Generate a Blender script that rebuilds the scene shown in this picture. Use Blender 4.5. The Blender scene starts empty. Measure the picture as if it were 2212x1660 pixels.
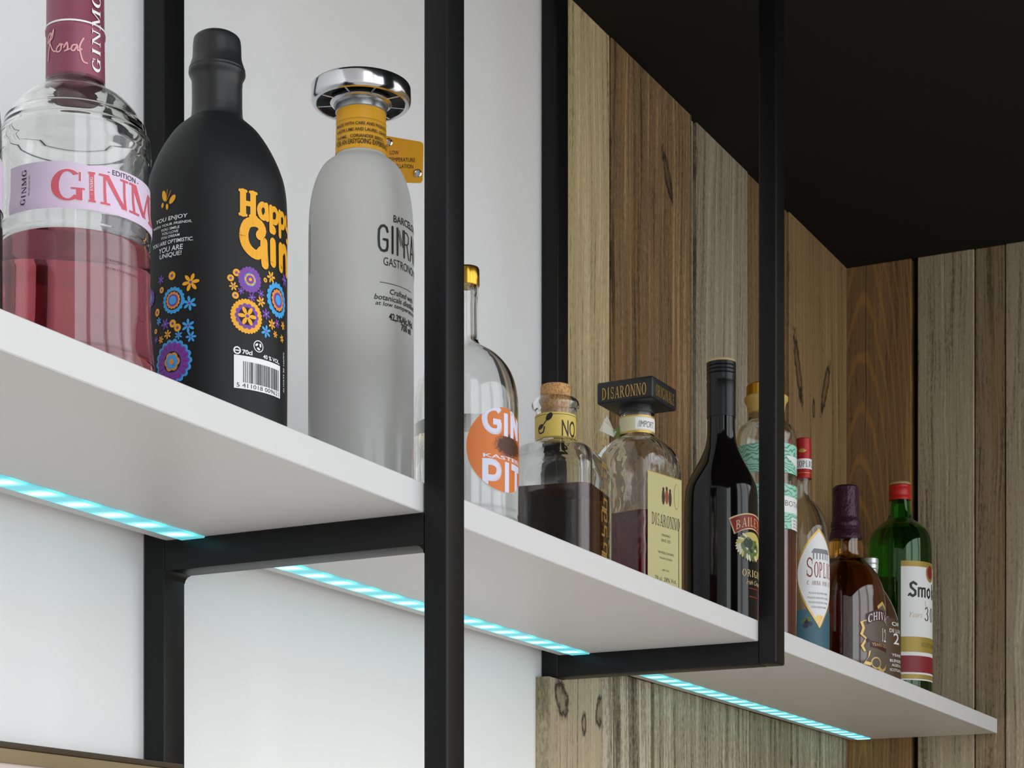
import bpy, bmesh, math, random
from math import sin, cos, asin, atan2, pi, sqrt, floor, ceil, hypot
from mathutils import Vector, Matrix, Euler
from mathutils.geometry import tessellate_polygon

random.seed(7)
SC = bpy.context.scene
COL = SC.collection

# ------------------------------------------------------------------ camera
# measured from the photograph: level camera with a vertical lens shift
W_PX, CX, HOR = 2212.0, 1106.0, 2028.1
V1, V2 = 3304.57, -7492.73                      # vanishing points of the shelf and of the cross arms
F = sqrt((V1 - CX) * (CX - V2))
_n1 = hypot(V1 - CX, F); XR, XF = (V1 - CX) / _n1, F / _n1
_n2 = hypot(V2 - CX, F); YR, YF = (V2 - CX) / _n2, F / _n2
CAM_Z = 1.45
cam_d = bpy.data.cameras.new('camera')
cam = bpy.data.objects.new('camera', cam_d); COL.objects.link(cam)
cam.location = (0, 0, CAM_Z)
cam.rotation_euler = (pi / 2, 0, atan2(YF, XF) - pi / 2)
cam_d.sensor_width = 36.0
cam_d.lens = 36.0 * F / W_PX
cam_d.shift_y = (HOR - 830.0) / W_PX
cam_d.clip_start = 0.02
SC.camera = cam

# ------------------------------------------------------------------ view, world, lights
SC.view_settings.view_transform = 'Standard'
SC.view_settings.look = 'None'
SC.view_settings.exposure = 0.18
SC.view_settings.gamma = 1.0
SC.view_settings.use_curve_mapping = False
cy = SC.cycles
cy.max_bounces = 20; cy.transmission_bounces = 20; cy.glossy_bounces = 6; cy.diffuse_bounces = 4
cy.transparent_max_bounces = 12
cy.sample_clamp_indirect = 4.0
cy.caustics_reflective = False
cy.use_denoising = True

def build_world():
    """The rest of the room: a grey surround with a bank of bright windows behind the camera."""
    w = bpy.data.worlds.new('room_light'); SC.world = w; w.use_nodes = True
    nt = w.node_tree; nt.nodes.clear(); N = nt.nodes.new; L = nt.links.new
    out = N('ShaderNodeOutputWorld'); bg = N('ShaderNodeBackground'); L(bg.outputs[0], out.inputs[0])
    tc = N('ShaderNodeTexCoord'); sep = N('ShaderNodeSeparateXYZ'); L(tc.outputs['Generated'], sep.inputs[0])
    def M(op, a, b=None, c=None):
        n = N('ShaderNodeMath'); n.operation = op
        for i, v in enumerate((a, b, c)):
            if v is None: continue
            if isinstance(v, (int, float)): n.inputs[i].default_value = v
            else: L(v, n.inputs[i])
        return n.outputs[0]
    az = M('ARCTAN2', sep.outputs[1], sep.outputs[0])
    el = M('ARCSINE', sep.outputs[2])
    def patch(a0, a1, e0, e1):
        m = M('MULTIPLY', M('GREATER_THAN', az, a0), M('LESS_THAN', az, a1))
        return M('MULTIPLY', m, M('MULTIPLY', M('GREATER_THAN', el, e0), M('LESS_THAN', el, e1)))
    tot = None
    R = math.radians
    for a0, a1 in WINDOWS:
        p = patch(R(a0), R(a1), R(-14), R(34))
        tot = p if tot is None else M('ADD', tot, p)
    cmb = N('ShaderNodeMixRGB'); cmb.blend_type = 'MIX'
    L(M('MINIMUM', tot, 1.0), cmb.inputs[0])
    # surround: paler towards the floor
    ramp = N('ShaderNodeValToRGB'); L(M('MULTIPLY_ADD', el, 1 / pi, 0.5), ramp.inputs[0])
    cr = ramp.color_ramp
    cr.elements[0].position = 0.0; cr.elements[0].color = (*[x * FLOORLIGHT for x in (1.0, .985, .95)], 1)
    cr.elements[1].position = 1.0; cr.elements[1].color = (.7, .7, .69, 1)
    e = cr.elements.new(.47); e.color = (*[x * FLOORLIGHT * .9 for x in (1.0, .985, .95)], 1)
    e = cr.elements.new(.53); e.color = (*[x * SURROUND for x in (1, .99, .97)], 1)
    side = M('MULTIPLY_ADD', M('MAXIMUM', M('COSINE', M('ADD', az, R(72))), 0.0), 1 - DIM_SIDE, DIM_SIDE)
    sm = N('ShaderNodeMixRGB'); sm.blend_type = 'MULTIPLY'; sm.inputs[0].default_value = 1.0
    L(ramp.outputs[0], sm.inputs[1]); L(side, sm.inputs[2]); L(sm.outputs[0], cmb.inputs[1])
    cmb.inputs[2].default_value = (WINDOW * .95, WINDOW * .99, WINDOW * 1.04, 1)
    L(cmb.outputs[0], bg.inputs[0]); bg.inputs[1].default_value = 1.0
WINDOWS = [(-142, -124), (-118, -96), (-90, -68), (-62, -48)]
WINDOW, SURROUND, FLOORLIGHT, DIM_SIDE = 2.3, 1.0, 1.25, 0.5
build_world()

# ------------------------------------------------------------------ helpers: colour and materials
def s2l(c):
    return tuple(((v / 255) / 12.92 if v / 255 <= .04045 else ((v / 255 + .055) / 1.055) ** 2.4) for v in c)

_M = {}
def mat(name, rgb=(200, 200, 200), rough=.5, metal=0.0, trans=0.0, ior=1.45, emit=None, es=1.0, coat=0.0, spec=.5, lin=None):
    if name in _M: return _M[name]
    m = bpy.data.materials.new(name); m.use_nodes = True
    b = m.node_tree.nodes['Principled BSDF']
    c = lin if lin else s2l(rgb)
    b.inputs['Base Color'].default_value = (*c, 1)
    b.inputs['Roughness'].default_value = rough
    b.inputs['Metallic'].default_value = metal
    b.inputs['Transmission Weight'].default_value = trans
    b.inputs['IOR'].default_value = ior
    b.inputs['Coat Weight'].default_value = coat
    b.inputs['Specular IOR Level'].default_value = spec
    if emit:
        b.inputs['Emission Color'].default_value = (*s2l(emit), 1); b.inputs['Emission Strength'].default_value = es
    _M[name] = m
    return m

def liquid_mat(name, col, dens, ior=1.35):
    """clear liquid that absorbs light along the way through it"""
    m = mat(name, lin=(1, 1, 1), rough=0, trans=1, ior=ior); nt = m.node_tree
    v = nt.nodes.new('ShaderNodeVolumeAbsorption'); v.inputs['Color'].default_value = (*col, 1); v.inputs['Density'].default_value = dens
    nt.links.new(v.outputs[0], nt.nodes['Material Output'].inputs['Volume'])
    return m

class NT:
    """small wrapper to write node trees tersely"""
    def __init__(s, m):
        s.nt = m.node_tree; s.b = s.nt.nodes['Principled BSDF']; s.L = s.nt.links.new
    def node(s, t, **kw):
        n = s.nt.nodes.new(t)
        for k, v in kw.items(): setattr(n, k, v)
        return n
    def put(s, sock, v):
        if isinstance(v, bpy.types.NodeSocket): s.L(v, sock)
        else: sock.default_value = v
    def math(s, op, a, b=0.0, c=0.0, clamp=False):
        n = s.node('ShaderNodeMath', operation=op, use_clamp=clamp)
        for i, v in enumerate((a, b, c)): s.put(n.inputs[i], v)
        return n.outputs[0]
    def map(s, vec, loc=(0, 0, 0), rot=(0, 0, 0), sc=(1, 1, 1)):
        n = s.node('ShaderNodeMapping'); s.put(n.inputs['Vector'], vec)
        n.inputs['Location'].default_value = loc; n.inputs['Rotation'].default_value = rot; n.inputs['Scale'].default_value = sc
        return n.outputs[0]
    def noise(s, vec, scale=1, detail=4, rough=.55, dist=0.0):
        n = s.node('ShaderNodeTexNoise'); s.put(n.inputs['Vector'], vec)
        n.inputs['Scale'].default_value = scale; n.inputs['Detail'].default_value = detail
        n.inputs['Roughness'].default_value = rough; n.inputs['Distortion'].default_value = dist
        return n.outputs[0]
    def ramp(s, fac, stops):
        n = s.node('ShaderNodeValToRGB'); s.put(n.inputs[0], fac); cr = n.color_ramp
        while len(cr.elements) < len(stops): cr.elements.new(.5)
        for e, (p, c) in zip(cr.elements, stops):
            e.position = p; e.color = (*c, 1) if len(c) == 3 else c
        return n.outputs[0]
    def mix(s, fac, a, b, mode='MIX'):
        n = s.node('ShaderNodeMixRGB', blend_type=mode)
        s.put(n.inputs[0], fac)
        for i, v in ((1, a), (2, b)): s.put(n.inputs[i], (*v, 1) if isinstance(v, tuple) and len(v) == 3 else v)
        return n.outputs[0]
    def bump(s, h, strength=.3, dist=.002):
        n = s.node('ShaderNodeBump'); n.inputs['Strength'].default_value = strength; n.inputs['Distance'].default_value = dist
        s.put(n.inputs['Height'], h); s.L(n.outputs[0], s.b.inputs['Normal'])

WOOD_TONE = 1.5
def wood(name, base, dark, light, axis='X', seed=0, fine=1.0, contrast=1.0, rings=None, warm=None, knots=(), cracks=.5):
    """weathered board: streaks run along Z; knots are (u, z, ru, rz, lean)"""
    m = mat('wood ' + name, rough=.82, spec=.25); t = NT(m)
    tc = t.node('ShaderNodeTexCoord').outputs['Object']
    off = (seed * 3.7, seed * 1.3, seed * 2.1)
    # gentle waviness of the grain
    low = t.noise(t.map(tc, off, sc=(5, 5, 2.2)), 1, 2)
    sep = t.node('ShaderNodeSeparateXYZ'); t.L(tc, sep.inputs[0])
    u0 = sep.outputs[0] if axis == 'X' else sep.outputs[1]
    z0 = sep.outputs[2]
    u = t.math('ADD', u0, t.math('MULTIPLY', t.math('SUBTRACT', low, .5), .03))
    cmb = t.node('ShaderNodeCombineXYZ'); t.L(u, cmb.inputs[0]); t.L(z0, cmb.inputs[2])
    g = cmb.outputs[0]
    n1 = t.noise(t.map(g, off, sc=(260 * fine, 1, 4.5)), 1, 6, .65)
    n2 = t.noise(t.map(g, off, sc=(48, 1, .9)), 1, 4, .6)
    n3 = t.noise(t.map(tc, off, sc=(340, 340, 120)), 1, 4, .7)
    f = t.math('ADD', t.math('MULTIPLY', n1, .5), t.math('MULTIPLY', n2, .38))
    f = t.math('ADD', f, t.math('MULTIPLY', n3, .30))
    f = t.math('MULTIPLY_ADD', t.math('SUBTRACT', f, .59), 4.2 * contrast, .5, clamp=True)
    B, D, Lg = (tuple(min(.9, x * WOOD_TONE) for x in s2l(c)) for c in (base, dark, light))
    col = t.ramp(f, [(0.0, D), (.42, B), (.62, B), (1.0, Lg)])
    if warm:                                                     # orange-brown worn patches
        wn = t.noise(t.map(g, off, sc=(26, 1, 2.6)), 1, 5, .7)
        col = t.mix(t.math('MULTIPLY_ADD', t.math('SUBTRACT', wn, .52), 4.5, 0.0, clamp=True), col, s2l(warm))
    if rings:                                                    # (u centre, z centre, lines per metre, colour, strength)
        uc, zc, sc_, rc, st = rings
        du = t.math('SUBTRACT', u, uc); dz = t.math('SUBTRACT', z0, zc)
        a = t.math('SQRT', t.math('ADD', t.math('MULTIPLY', du, du), t.math('MULTIPLY', t.math('MULTIPLY', dz, dz), .0075)))
        wob = t.noise(t.map(tc, off, sc=(14, 14, 3)), 1, 3)
        a = t.math('ADD', a, t.math('MULTIPLY', wob, .013))
        w = t.math('SINE', t.math('MULTIPLY', a, 6.283 * sc_))
        w = t.math('MULTIPLY_ADD', w, 2.2, -1.15, clamp=True)
        w = t.math('MULTIPLY', w, t.math('MULTIPLY_ADD', n2, 1.6, -.15, clamp=True))
        col = t.mix(t.math('MULTIPLY', w, st), col, s2l(rc))
    ck = t.noise(t.map(g, (off[0] + 5, 0, off[2]), sc=(150, 1, 1.6)), 1, 3, .5)
    ckm = t.math('MULTIPLY_ADD', t.math('SUBTRACT', ck, .66), 14, 0.0, clamp=True)
    col = t.mix(t.math('MULTIPLY', ckm, cracks), col, tuple(x * .35 for x in D))
    for (ku, kz, ru, rz, lean) in knots:
        du = t.math('SUBTRACT', u0, ku); dz = t.math('SUBTRACT', z0, kz)
        c, s_ = cos(lean), sin(lean)
        a = t.math('ADD', t.math('MULTIPLY', du, c / ru), t.math('MULTIPLY', dz, s_ / ru))
        b = t.math('ADD', t.math('MULTIPLY', du, -s_ / rz), t.math('MULTIPLY', dz, c / rz))
        r = t.math('SQRT', t.math('ADD', t.math('MULTIPLY', a, a), t.math('MULTIPLY', b, b)))
        kn = t.noise(t.map(tc, off, sc=(110, 110, 70)), 1, 4, .7)
        r = t.math('ADD', r, t.math('MULTIPLY', t.math('SUBTRACT', kn, .5), 1.5))
        rim = t.math('SUBTRACT', 1.0, t.math('MULTIPLY', t.math('ABSOLUTE', t.math('SUBTRACT', r, .85)), 2.6), clamp=True)
        body = t.math('MULTIPLY_ADD', t.math('SUBTRACT', 1.05, r), 4, 0.0, clamp=True)
        col = t.mix(t.math('MULTIPLY', body, .5), col, tuple(x * .8 for x in D))
        col = t.mix(t.math('MULTIPLY', rim, .93), col, (.006, .006, .006))
    t.L(col, t.b.inputs['Base Color'])
    t.bump(t.math('ADD', t.math('MULTIPLY', n1, .6), t.math('SUBTRACT', n2, t.math('MULTIPLY', ckm, .8))), .55, .0025)
    return m

# ------------------------------------------------------------------ helpers: objects
def tag(o, label=None, category=None, group=None, kind=None):
    if label: o['label'] = label
    if category: o['category'] = category
    if group: o['group'] = group
    if kind: o['kind'] = kind
    return o

def empty(name, loc, rz=0.0):
    o = bpy.data.objects.new(name, None); COL.objects.link(o)
    o.empty_display_size = .02; o.location = loc; o.rotation_euler = (0, 0, rz)
    return o

class MB:
    """collects faces with materials and links them as ONE mesh object"""
    def __init__(s): s.v, s.f, s.mi, s.mats = [], [], [], []
    def m(s, material):
        if material not in s.mats: s.mats.append(material)
        return s.mats.index(material)
    def add(s, verts, faces, material):
        o = len(s.v); k = s.m(material)
        s.v += [tuple(p) for p in verts]
        for f in faces: s.f.append([i + o for i in f]); s.mi.append(k)
    def box(s, x0, x1, y0, y1, z0, z1, material, bev=0.0, seg=2):
        bm = bmesh.new(); bmesh.ops.create_cube(bm, size=1)
        for v in bm.verts:
            v.co = ((x0 + x1) / 2 + v.co.x * (x1 - x0), (y0 + y1) / 2 + v.co.y * (y1 - y0), (z0 + z1) / 2 + v.co.z * (z1 - z0))
        if bev: bmesh.ops.bevel(bm, geom=bm.edges[:], offset=bev, segments=seg, affect='EDGES', profile=.5)
        bm.verts.index_update()
        s.add([v.co[:] for v in bm.verts], [[v.index for v in f.verts] for f in bm.faces], material); bm.free()
    def loft(s, rings, material, cap0=True, cap1=True):
        n = len(rings[0]); vs = [p for r in rings for p in r]; fs = []
        for i in range(len(rings) - 1):
            for j in range(n):
                k = (j + 1) % n
                fs.append([i * n + j, i * n + k, (i + 1) * n + k, (i + 1) * n + j])
        if cap0: fs.append(list(range(n))[::-1])
        if cap1: fs.append([(len(rings) - 1) * n + j for j in range(n)])
        s.add(vs, fs, material)
    def lathe(s, prof, material, seg=64):
        """prof: (r, z) from bottom to top, outwards-facing when z rises on the outside"""
        prof = [p for i, p in enumerate(prof) if i == 0 or hypot(p[0] - prof[i - 1][0], p[1] - prof[i - 1][1]) > 1e-6]
        vs, idx = [], []
        for (r, z) in prof:
            if r < 1e-6: idx.append([len(vs)]); vs.append((0, 0, z))
            else:
                idx.append(list(range(len(vs), len(vs) + seg)))
                vs += [(r * cos(2 * pi * j / seg), r * sin(2 * pi * j / seg), z) for j in range(seg)]
        fs = []
        for a, b in zip(idx[:-1], idx[1:]):
            if len(a) == 1 and len(b) == 1: continue
            for j in range(seg):
                k = (j + 1) % seg
                if len(a) == 1: fs.append([a[0], b[k], b[j]])
                elif len(b) == 1: fs.append([a[j], a[k], b[0]])
                else: fs.append([a[j], a[k], b[k], b[j]])
        s.add(vs, fs, material)
    def build(s, name, parent=None, smooth=True, angle=35, loc=None):
        me = bpy.data.meshes.new(name); me.from_pydata(s.v, [], s.f)
        for m_ in s.mats: me.materials.append(m_)
        me.polygons.foreach_set('material_index', s.mi)
        if smooth:
            me.polygons.foreach_set('use_smooth', [True] * len(me.polygons))
            me.set_sharp_from_angle(angle=math.radians(angle))
        me.validate(); me.update()
        o = bpy.data.objects.new(name, me); COL.objects.link(o)
        if parent: o.parent = parent
        if loc: o.location = loc
        return o

def chaikin(p, it=2):
    for _ in range(it):
        q = [p[0]]
        for a, b in zip(p[:-1], p[1:]):
            q.append((a[0] * .75 + b[0] * .25, a[1] * .75 + b[1] * .25)); q.append((a[0] * .25 + b[0] * .75, a[1] * .25 + b[1] * .75))
        q.append(p[-1]); p = q
    return p

# ------------------------------------------------------------------ helpers: flat artwork wrapped on a surface
_TX = {}
def text_mesh(txt, bold=0.0):
    """letters of the built-in font as 2-D triangles, scaled to a unit box"""
    k = (txt, bold)
    if k in _TX: return _TX[k]
    cu = bpy.data.curves.new('t', 'FONT'); cu.body = txt; cu.size = 1; cu.offset = bold; cu.resolution_u = 3; cu.fill_mode = 'FRONT'
    o = bpy.data.objects.new('t', cu); COL.objects.link(o)
    dg = bpy.context.evaluated_depsgraph_get(); ev = o.evaluated_get(dg); me = ev.to_mesh()
    vs = [(v.co.x, v.co.y) for v in me.vertices]; fs = [list(p.vertices) for p in me.polygons]
    ev.to_mesh_clear(); bpy.data.objects.remove(o); bpy.data.curves.remove(cu)
    x0 = min(v[0] for v in vs); x1 = max(v[0] for v in vs); y0 = min(v[1] for v in vs); y1 = max(v[1] for v in vs)
    out = ([((x - x0) / (x1 - x0), (y - y0) / max(y1 - y0, 1e-6)) for x, y in vs], fs)
    _TX[k] = out
    return out

# serif capitals in a unit box: ('v', x0, x1, y0, y1) stems, ('d', xa, ya, xb, yb, w) diagonals, ('a', cx, cy, rx, ry, thick, thin, a0, a1) arcs
TH = .07
def _serif(x0, x1, y): return ('v', x0 - .09, x1 + .09, y - TH if y > .5 else y, y if y > .5 else y + TH)
def _stem(x0, x1): return [('v', x0, x1, 0, 1), _serif(x0, x1, 0), _serif(x0, x1, 1)]
SERIF = {
    'I': _stem(.32, .68),
    'N': [('v', .1, .19, 0, 1), ('v', .81, .9, 0, 1), ('d', .1, 1, .72, 0, .18), _serif(.05, .2, 1), _serif(.08, .21, 0), _serif(.79, .92, 1)],
    'M': [('v', .08, .15, 0, 1), ('v', .78, .94, 0, 1), ('d', .08, 1, .4, .05, .15), ('d', .78, 1, .42, .05, .07), _serif(.05, .18, 0), _serif(.78, .94, 0), ('v', 0, .2, 1 - TH, 1), ('v', .78, 1, 1 - TH, 1)],
    'G': [('a', .52, .5, .5, .52, .24, .07, 48, 318), ('v', .78, .96, .02, .42), ('v', .62, 1.04, .38, .44), ('d', .86, .95, .86, .66, .06)],
    'D': _stem(.1, .26) + [('a', .3, .5, .66, .5, .2, TH, -90, 90)],
    'S': [('a', .5, .74, .38, .27, .13, .08, 25, 270), ('a', .5, .26, .4, .27, .13, .08, -155, 90), ('v', .82, .88, .66, .95), ('v', .1, .16, .05, .36)],
    'A': [('d', .46, 1, .06, 0, .08), ('d', .44, 1, .76, 0, .2), ('v', .24, .74, .3, .37), _serif(.04, .16, 0), _serif(.76, .94, 0)],
    'R': _stem(.1, .26) + [('a', .3, .74, .48, .26, .18, TH, -90, 90), ('d', .4, .5, .8, 0, .18), ('v', .78, 1.0, 0, TH)],
    'O': [('a', .5, .5, .5, .52, .2, .07, 0, 360)],
    'B': _stem(.1, .27) + [('a', .3, .75, .46, .25, .18, TH, -90, 90), ('a', .3, .26, .56, .26, .2, TH, -90, 90)],
    'L': _stem(.12, .3) + [('v', .12, .85, 0, TH), ('d', .82, .0, .87, .28, .06)],
    'C': [('a', .54, .5, .5, .52, .22, .07, 45, 315), ('v', .86, .92, .66, .98)],
    'H': _stem(.08, .24) + _stem(.74, .9) + [('v', .2, .8, .46, .53)],
    'V': [('d', .06, 1, .42, 0, .2), ('d', .82, 1, .5, 0, .08), _serif(.06, .22, 1), _serif(.76, .92, 1)],
    'E': _stem(.1, .27) + [('v', .1, .85, 0, TH), ('v', .1, .85, 1 - TH, 1), ('v', .2, .66, .47, .54), ('v', .79, .85, 0, .24), ('v', .79, .85, .78, 1)],
    'Y': [('v', .42, .6, 0, .5), ('d', .04, 1, .42, .42, .2), ('d', .84, 1, .54, .42, .08), _serif(.38, .62, 0), _serif(.04, .22, 1), _serif(.78, .92, 1)],
    'P': _stem(.1, .28) + [('a', .32, .72, .52, .28, .2, TH, -90, 90)],
    'U': [('v', .1, .28, .3, 1), ('v', .74, .82, .3, 1), ('a', .46, .32, .36, .33, .14, .07, 180, 360), _serif(.1, .28, 1), _serif(.72, .84, 1)],
    'K': _stem(.1, .26) + [('d', .74, 1, .24, .42, .09), ('d', .34, .55, .78, 0, .18)],
    '3': [('a', .45, .75, .36, .25, .16, .06, -90, 160), ('a', .45, .27, .42, .27, .18, .06, -160, 90)],
    '0': [('a', .5, .5, .42, .52, .2, .06, 0, 360)],
    '1': _stem(.36, .58), '2': [('a', .46, .7, .38, .3, .17, .07, -45, 170), ('d', .72, .52, .1, 0, .16), ('v', .06, .9, 0, .12)],
}
WIDTH = {'I': .55, 'M': 1.15, 'N': 1.0, 'L': .8, 'E': .8, 'S': .75, 'P': .85, 'R': .95, '1': .5}

def arc_poly(cx, cy, rx, ry, thick, thin, a0, a1, n=26):
    o, i = [], []
    for k in range(n + 1):
        a = math.radians(a0 + (a1 - a0) * k / n)
        o.append((cx + rx * cos(a), cy + ry * sin(a))); i.append((cx + (rx - thick) * cos(a), cy + (ry - thin) * sin(a)))
    return [[o[k], o[k + 1], i[k + 1], i[k]] for k in range(n)]

def glyph_polys(ch):
    out = []
    for g in SERIF.get(ch, []):
        if g[0] == 'v': out.append([(g[1], g[3]), (g[2], g[3]), (g[2], g[4]), (g[1], g[4])])
        elif g[0] == 'd':
            _, xa, ya, xb, yb, w = g; out.append([(xa, ya), (xa + w, ya), (xb + w, yb), (xb, yb)])
        else: out += arc_poly(*g[1:])
    return out

def circle_pts(cx, cy, r, n=20, ry=None, rot=0.0):
    ry = ry or r; out = []
    for k in range(n):
        x, y = r * cos(2 * pi * k / n), ry * sin(2 * pi * k / n)
        out.append((cx + x * cos(rot) - y * sin(rot), cy + x * sin(rot) + y * cos(rot)))
    return out

def smooth_line(pts, n=6):
    out = []
    P = [pts[0]] + list(pts) + [pts[-1]]
    for i in range(1, len(P) - 2):
        p0, p1, p2, p3 = P[i - 1:i + 3]
        for k in range(n):
            t = k / n
            out.append(tuple(.5 * (2 * p1[d] + (p2[d] - p0[d]) * t + (2 * p0[d] - 5 * p1[d] + 4 * p2[d] - p3[d]) * t * t + (3 * p1[d] - p0[d] - 3 * p2[d] + p3[d]) * t ** 3) for d in (0, 1)))
    out.append(pts[-1]); return out

def stroke_polys(pts, w, caps=True):
    out = []
    for a, b in zip(pts[:-1], pts[1:]):
        dx, dy = b[0] - a[0], b[1] - a[1]; l = hypot(dx, dy) or 1e-9
        nx, ny = -dy / l * w / 2, dx / l * w / 2
        out.append([(a[0] + nx, a[1] + ny), (a[0] - nx, a[1] - ny), (b[0] - nx, b[1] - ny), (b[0] + nx, b[1] + ny)])
    if caps:
        for p in (pts if len(pts) < 40 else pts[::2]): out.append(circle_pts(p[0], p[1], w / 2, 10))
    return out

def clip(poly, ax, val, keep_less):
    out = []
    for i, a in enumerate(poly):
        b = poly[(i + 1) % len(poly)]
        ia = (a[ax] <= val) == keep_less; ib = (b[ax] <= val) == keep_less
        if ia: out.append(a)
        if ia != ib:
            t = (val - a[ax]) / (b[ax] - a[ax]); out.append(tuple(a[d] + (b[d] - a[d]) * t for d in range(2)))
    return out

def slice_axis(polys, ax, step):
    res = []
    for p in polys:
        lo = min(q[ax] for q in p); hi = max(q[ax] for q in p)
        k0, k1 = floor(lo / step), ceil(hi / step)
        if k1 - k0 <= 1: res.append(p); continue
        rest = p
        for k in range(k0 + 1, k1):
            if len(rest) < 3: break
            a = clip(rest, ax, k * step, True); rest = clip(rest, ax, k * step, False)
            if len(a) >= 3: res.append(a)
        if len(rest) >= 3: res.append(rest)
    return res

class Art:
    """2-D artwork (u to the right, v up, in metres) laid on a surface function (u, v, lift) -> point"""
    def __init__(s): s.items = []
    def polys(s, ps, m, layer=1): s.items.append((ps, m, layer))
    def poly(s, pts, m, layer=1, holes=()):
        loops = [[Vector((x, y, 0)) for x, y in pts]] + [[Vector((x, y, 0)) for x, y in h] for h in holes]
        flat = [p for l in loops for p in l]
        tri = tessellate_polygon(loops)
        s.polys([[(flat[i].x, flat[i].y) for i in t] for t in tri], m, layer)
    def rect(s, u0, u1, v0, v1, m, layer=1): s.polys([[(u0, v0), (u1, v0), (u1, v1), (u0, v1)]], m, layer)
    def disc(s, u, v, r, m, layer=1, n=20, ry=None, rot=0.0): s.polys([circle_pts(u, v, r, n, ry, rot)], m, layer)
    def ring(s, u, v, r, w, m, layer=1, n=24): s.polys(arc_poly(u, v, r, r, w, w, 0, 360, n), m, layer)
    def text(s, txt, u, v, w, h, m, layer=1, bold=0.0, shear=0.0, rot=0.0):
        """u, v: lower-left corner of the box the letters fill; rot turns about that corner"""
        vs, fs = text_mesh(txt, bold); c, n = cos(rot), sin(rot)
        q = [(x * w + shear * y * h, y * h) for x, y in vs]
        q = [(u + x * c - y * n, v + x * n + y * c) for x, y in q]
        s.polys([[q[i] for i in f] for f in fs], m, layer)
    def serif(s, txt, u, v, w, h, m, layer=1, rot=0.0, arch=0.0):
        tot = sum(WIDTH.get(ch, .9) for ch in txt) + .16 * (len(txt) - 1); x = 0; c, n = cos(rot), sin(rot); ps = []
        for ch in txt:
            wd = WIDTH.get(ch, .9)
            for p in glyph_polys(ch):
                q = [((x + a * wd) / tot * w, b * h) for a, b in p]
                q = [(a, b + arch * (1 - (2 * a / w - 1) ** 2)) for a, b in q]
                ps.append([(u + a * c - b * n, v + a * n + b * c) for a, b in q])
            x += wd + .16
        s.polys(ps, m, layer)
    def line(s, pts, w, m, layer=1, smooth=False): s.polys(stroke_polys(smooth_line(pts) if smooth else pts, w), m, layer)
    def build(s, name, surf, parent, du=.003, dv=1.0, lift=.00012, base=.0002):
        mb = MB()
        for ps, m, layer in s.items:
            for p in slice_axis(slice_axis(ps, 0, du), 1, dv):
                area = sum(p[i][0] * p[(i + 1) % len(p)][1] - p[(i + 1) % len(p)][0] * p[i][1] for i in range(len(p)))
                if abs(area) < 1e-12: continue
                if area < 0: p = p[::-1]
                mb.add([surf(u, v, base + layer * lift) for u, v in p], [list(range(len(p)))], m)
        o = mb.build(name, parent, smooth=False)
        bm = bmesh.new(); bm.from_mesh(o.data); bmesh.ops.remove_doubles(bm, verts=bm.verts[:], dist=2e-6)
        for f in bm.faces: f.smooth = True
        bm.to_mesh(o.data); bm.free()
        return o

# ------------------------------------------------------------------ common materials
BLACK_STEEL = mat('black powder-coated steel', (14, 14, 15), rough=.42, spec=.32)
WHITE_LAM = mat('white laminate', (232, 232, 230), rough=.42)
WHITE_WALL = mat('white wall paint', (226, 226, 226), rough=.55, spec=.3)
def paint_mottle(m, a, b):
    t = NT(m); tc = t.node('ShaderNodeTexCoord').outputs['Object']
    n = t.noise(t.map(tc, sc=(2.2, 2.2, 2.2)), 1, 3)
    t.L(t.ramp(n, [(.3, s2l(a)), (.7, s2l(b))]), t.b.inputs['Base Color'])
    t.bump(t.noise(t.map(tc, sc=(400, 400, 400)), 1, 2), .05, .0004)
paint_mottle(WHITE_WALL, (237, 237, 236), (242, 241, 240))
paint_mottle(WHITE_LAM, (212, 212, 211), (216, 215, 214))
CEIL = mat('black ceiling paint', (38, 37, 33), rough=.9, spec=.1)
GLASS = mat('clear glass', lin=(.965, .975, .965), rough=.0, trans=1, ior=1.46)
WHITE = mat('white print', (232, 232, 232), rough=.5)
BLACKP = mat('black print', (22, 22, 22), rough=.5)
GOLDP = mat('gold print', (196, 160, 80), rough=.35, metal=.6)
GOLD = mat('gold metal', (205, 160, 60), rough=.22, metal=1)
CHROME = mat('polished chrome', (215, 216, 220), rough=.15, metal=1)

# ------------------------------------------------------------------ the room
YF_, YB = .7218, .9530            # shelf front and back edge
ZB = CAM_Z + .3115; ZT = ZB + .022
XE = 3.0613; ZC = CAM_Z + 1.0544
Y_WALL, Y_WOOD = .9742, .9575

mb = MB(); mb.box(-2.0, XE + .12, Y_WALL, 1.08, 0, ZC + .1, WHITE_WALL); tag(mb.build('wall_left', smooth=False), kind='structure')
mb = MB(); mb.box(.9, XE + .12, -.25, 1.08, ZC, ZC + .1, CEIL); tag(mb.build('ceiling', smooth=False), kind='structure')
FLOOR = mat('pale floor', (222, 217, 210), rough=.5)
mb = MB(); mb.box(-3.2, XE + .12, -3.2, 1.08, -.05, 0, FLOOR); tag(mb.build('floor', smooth=False), kind='structure')

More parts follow.
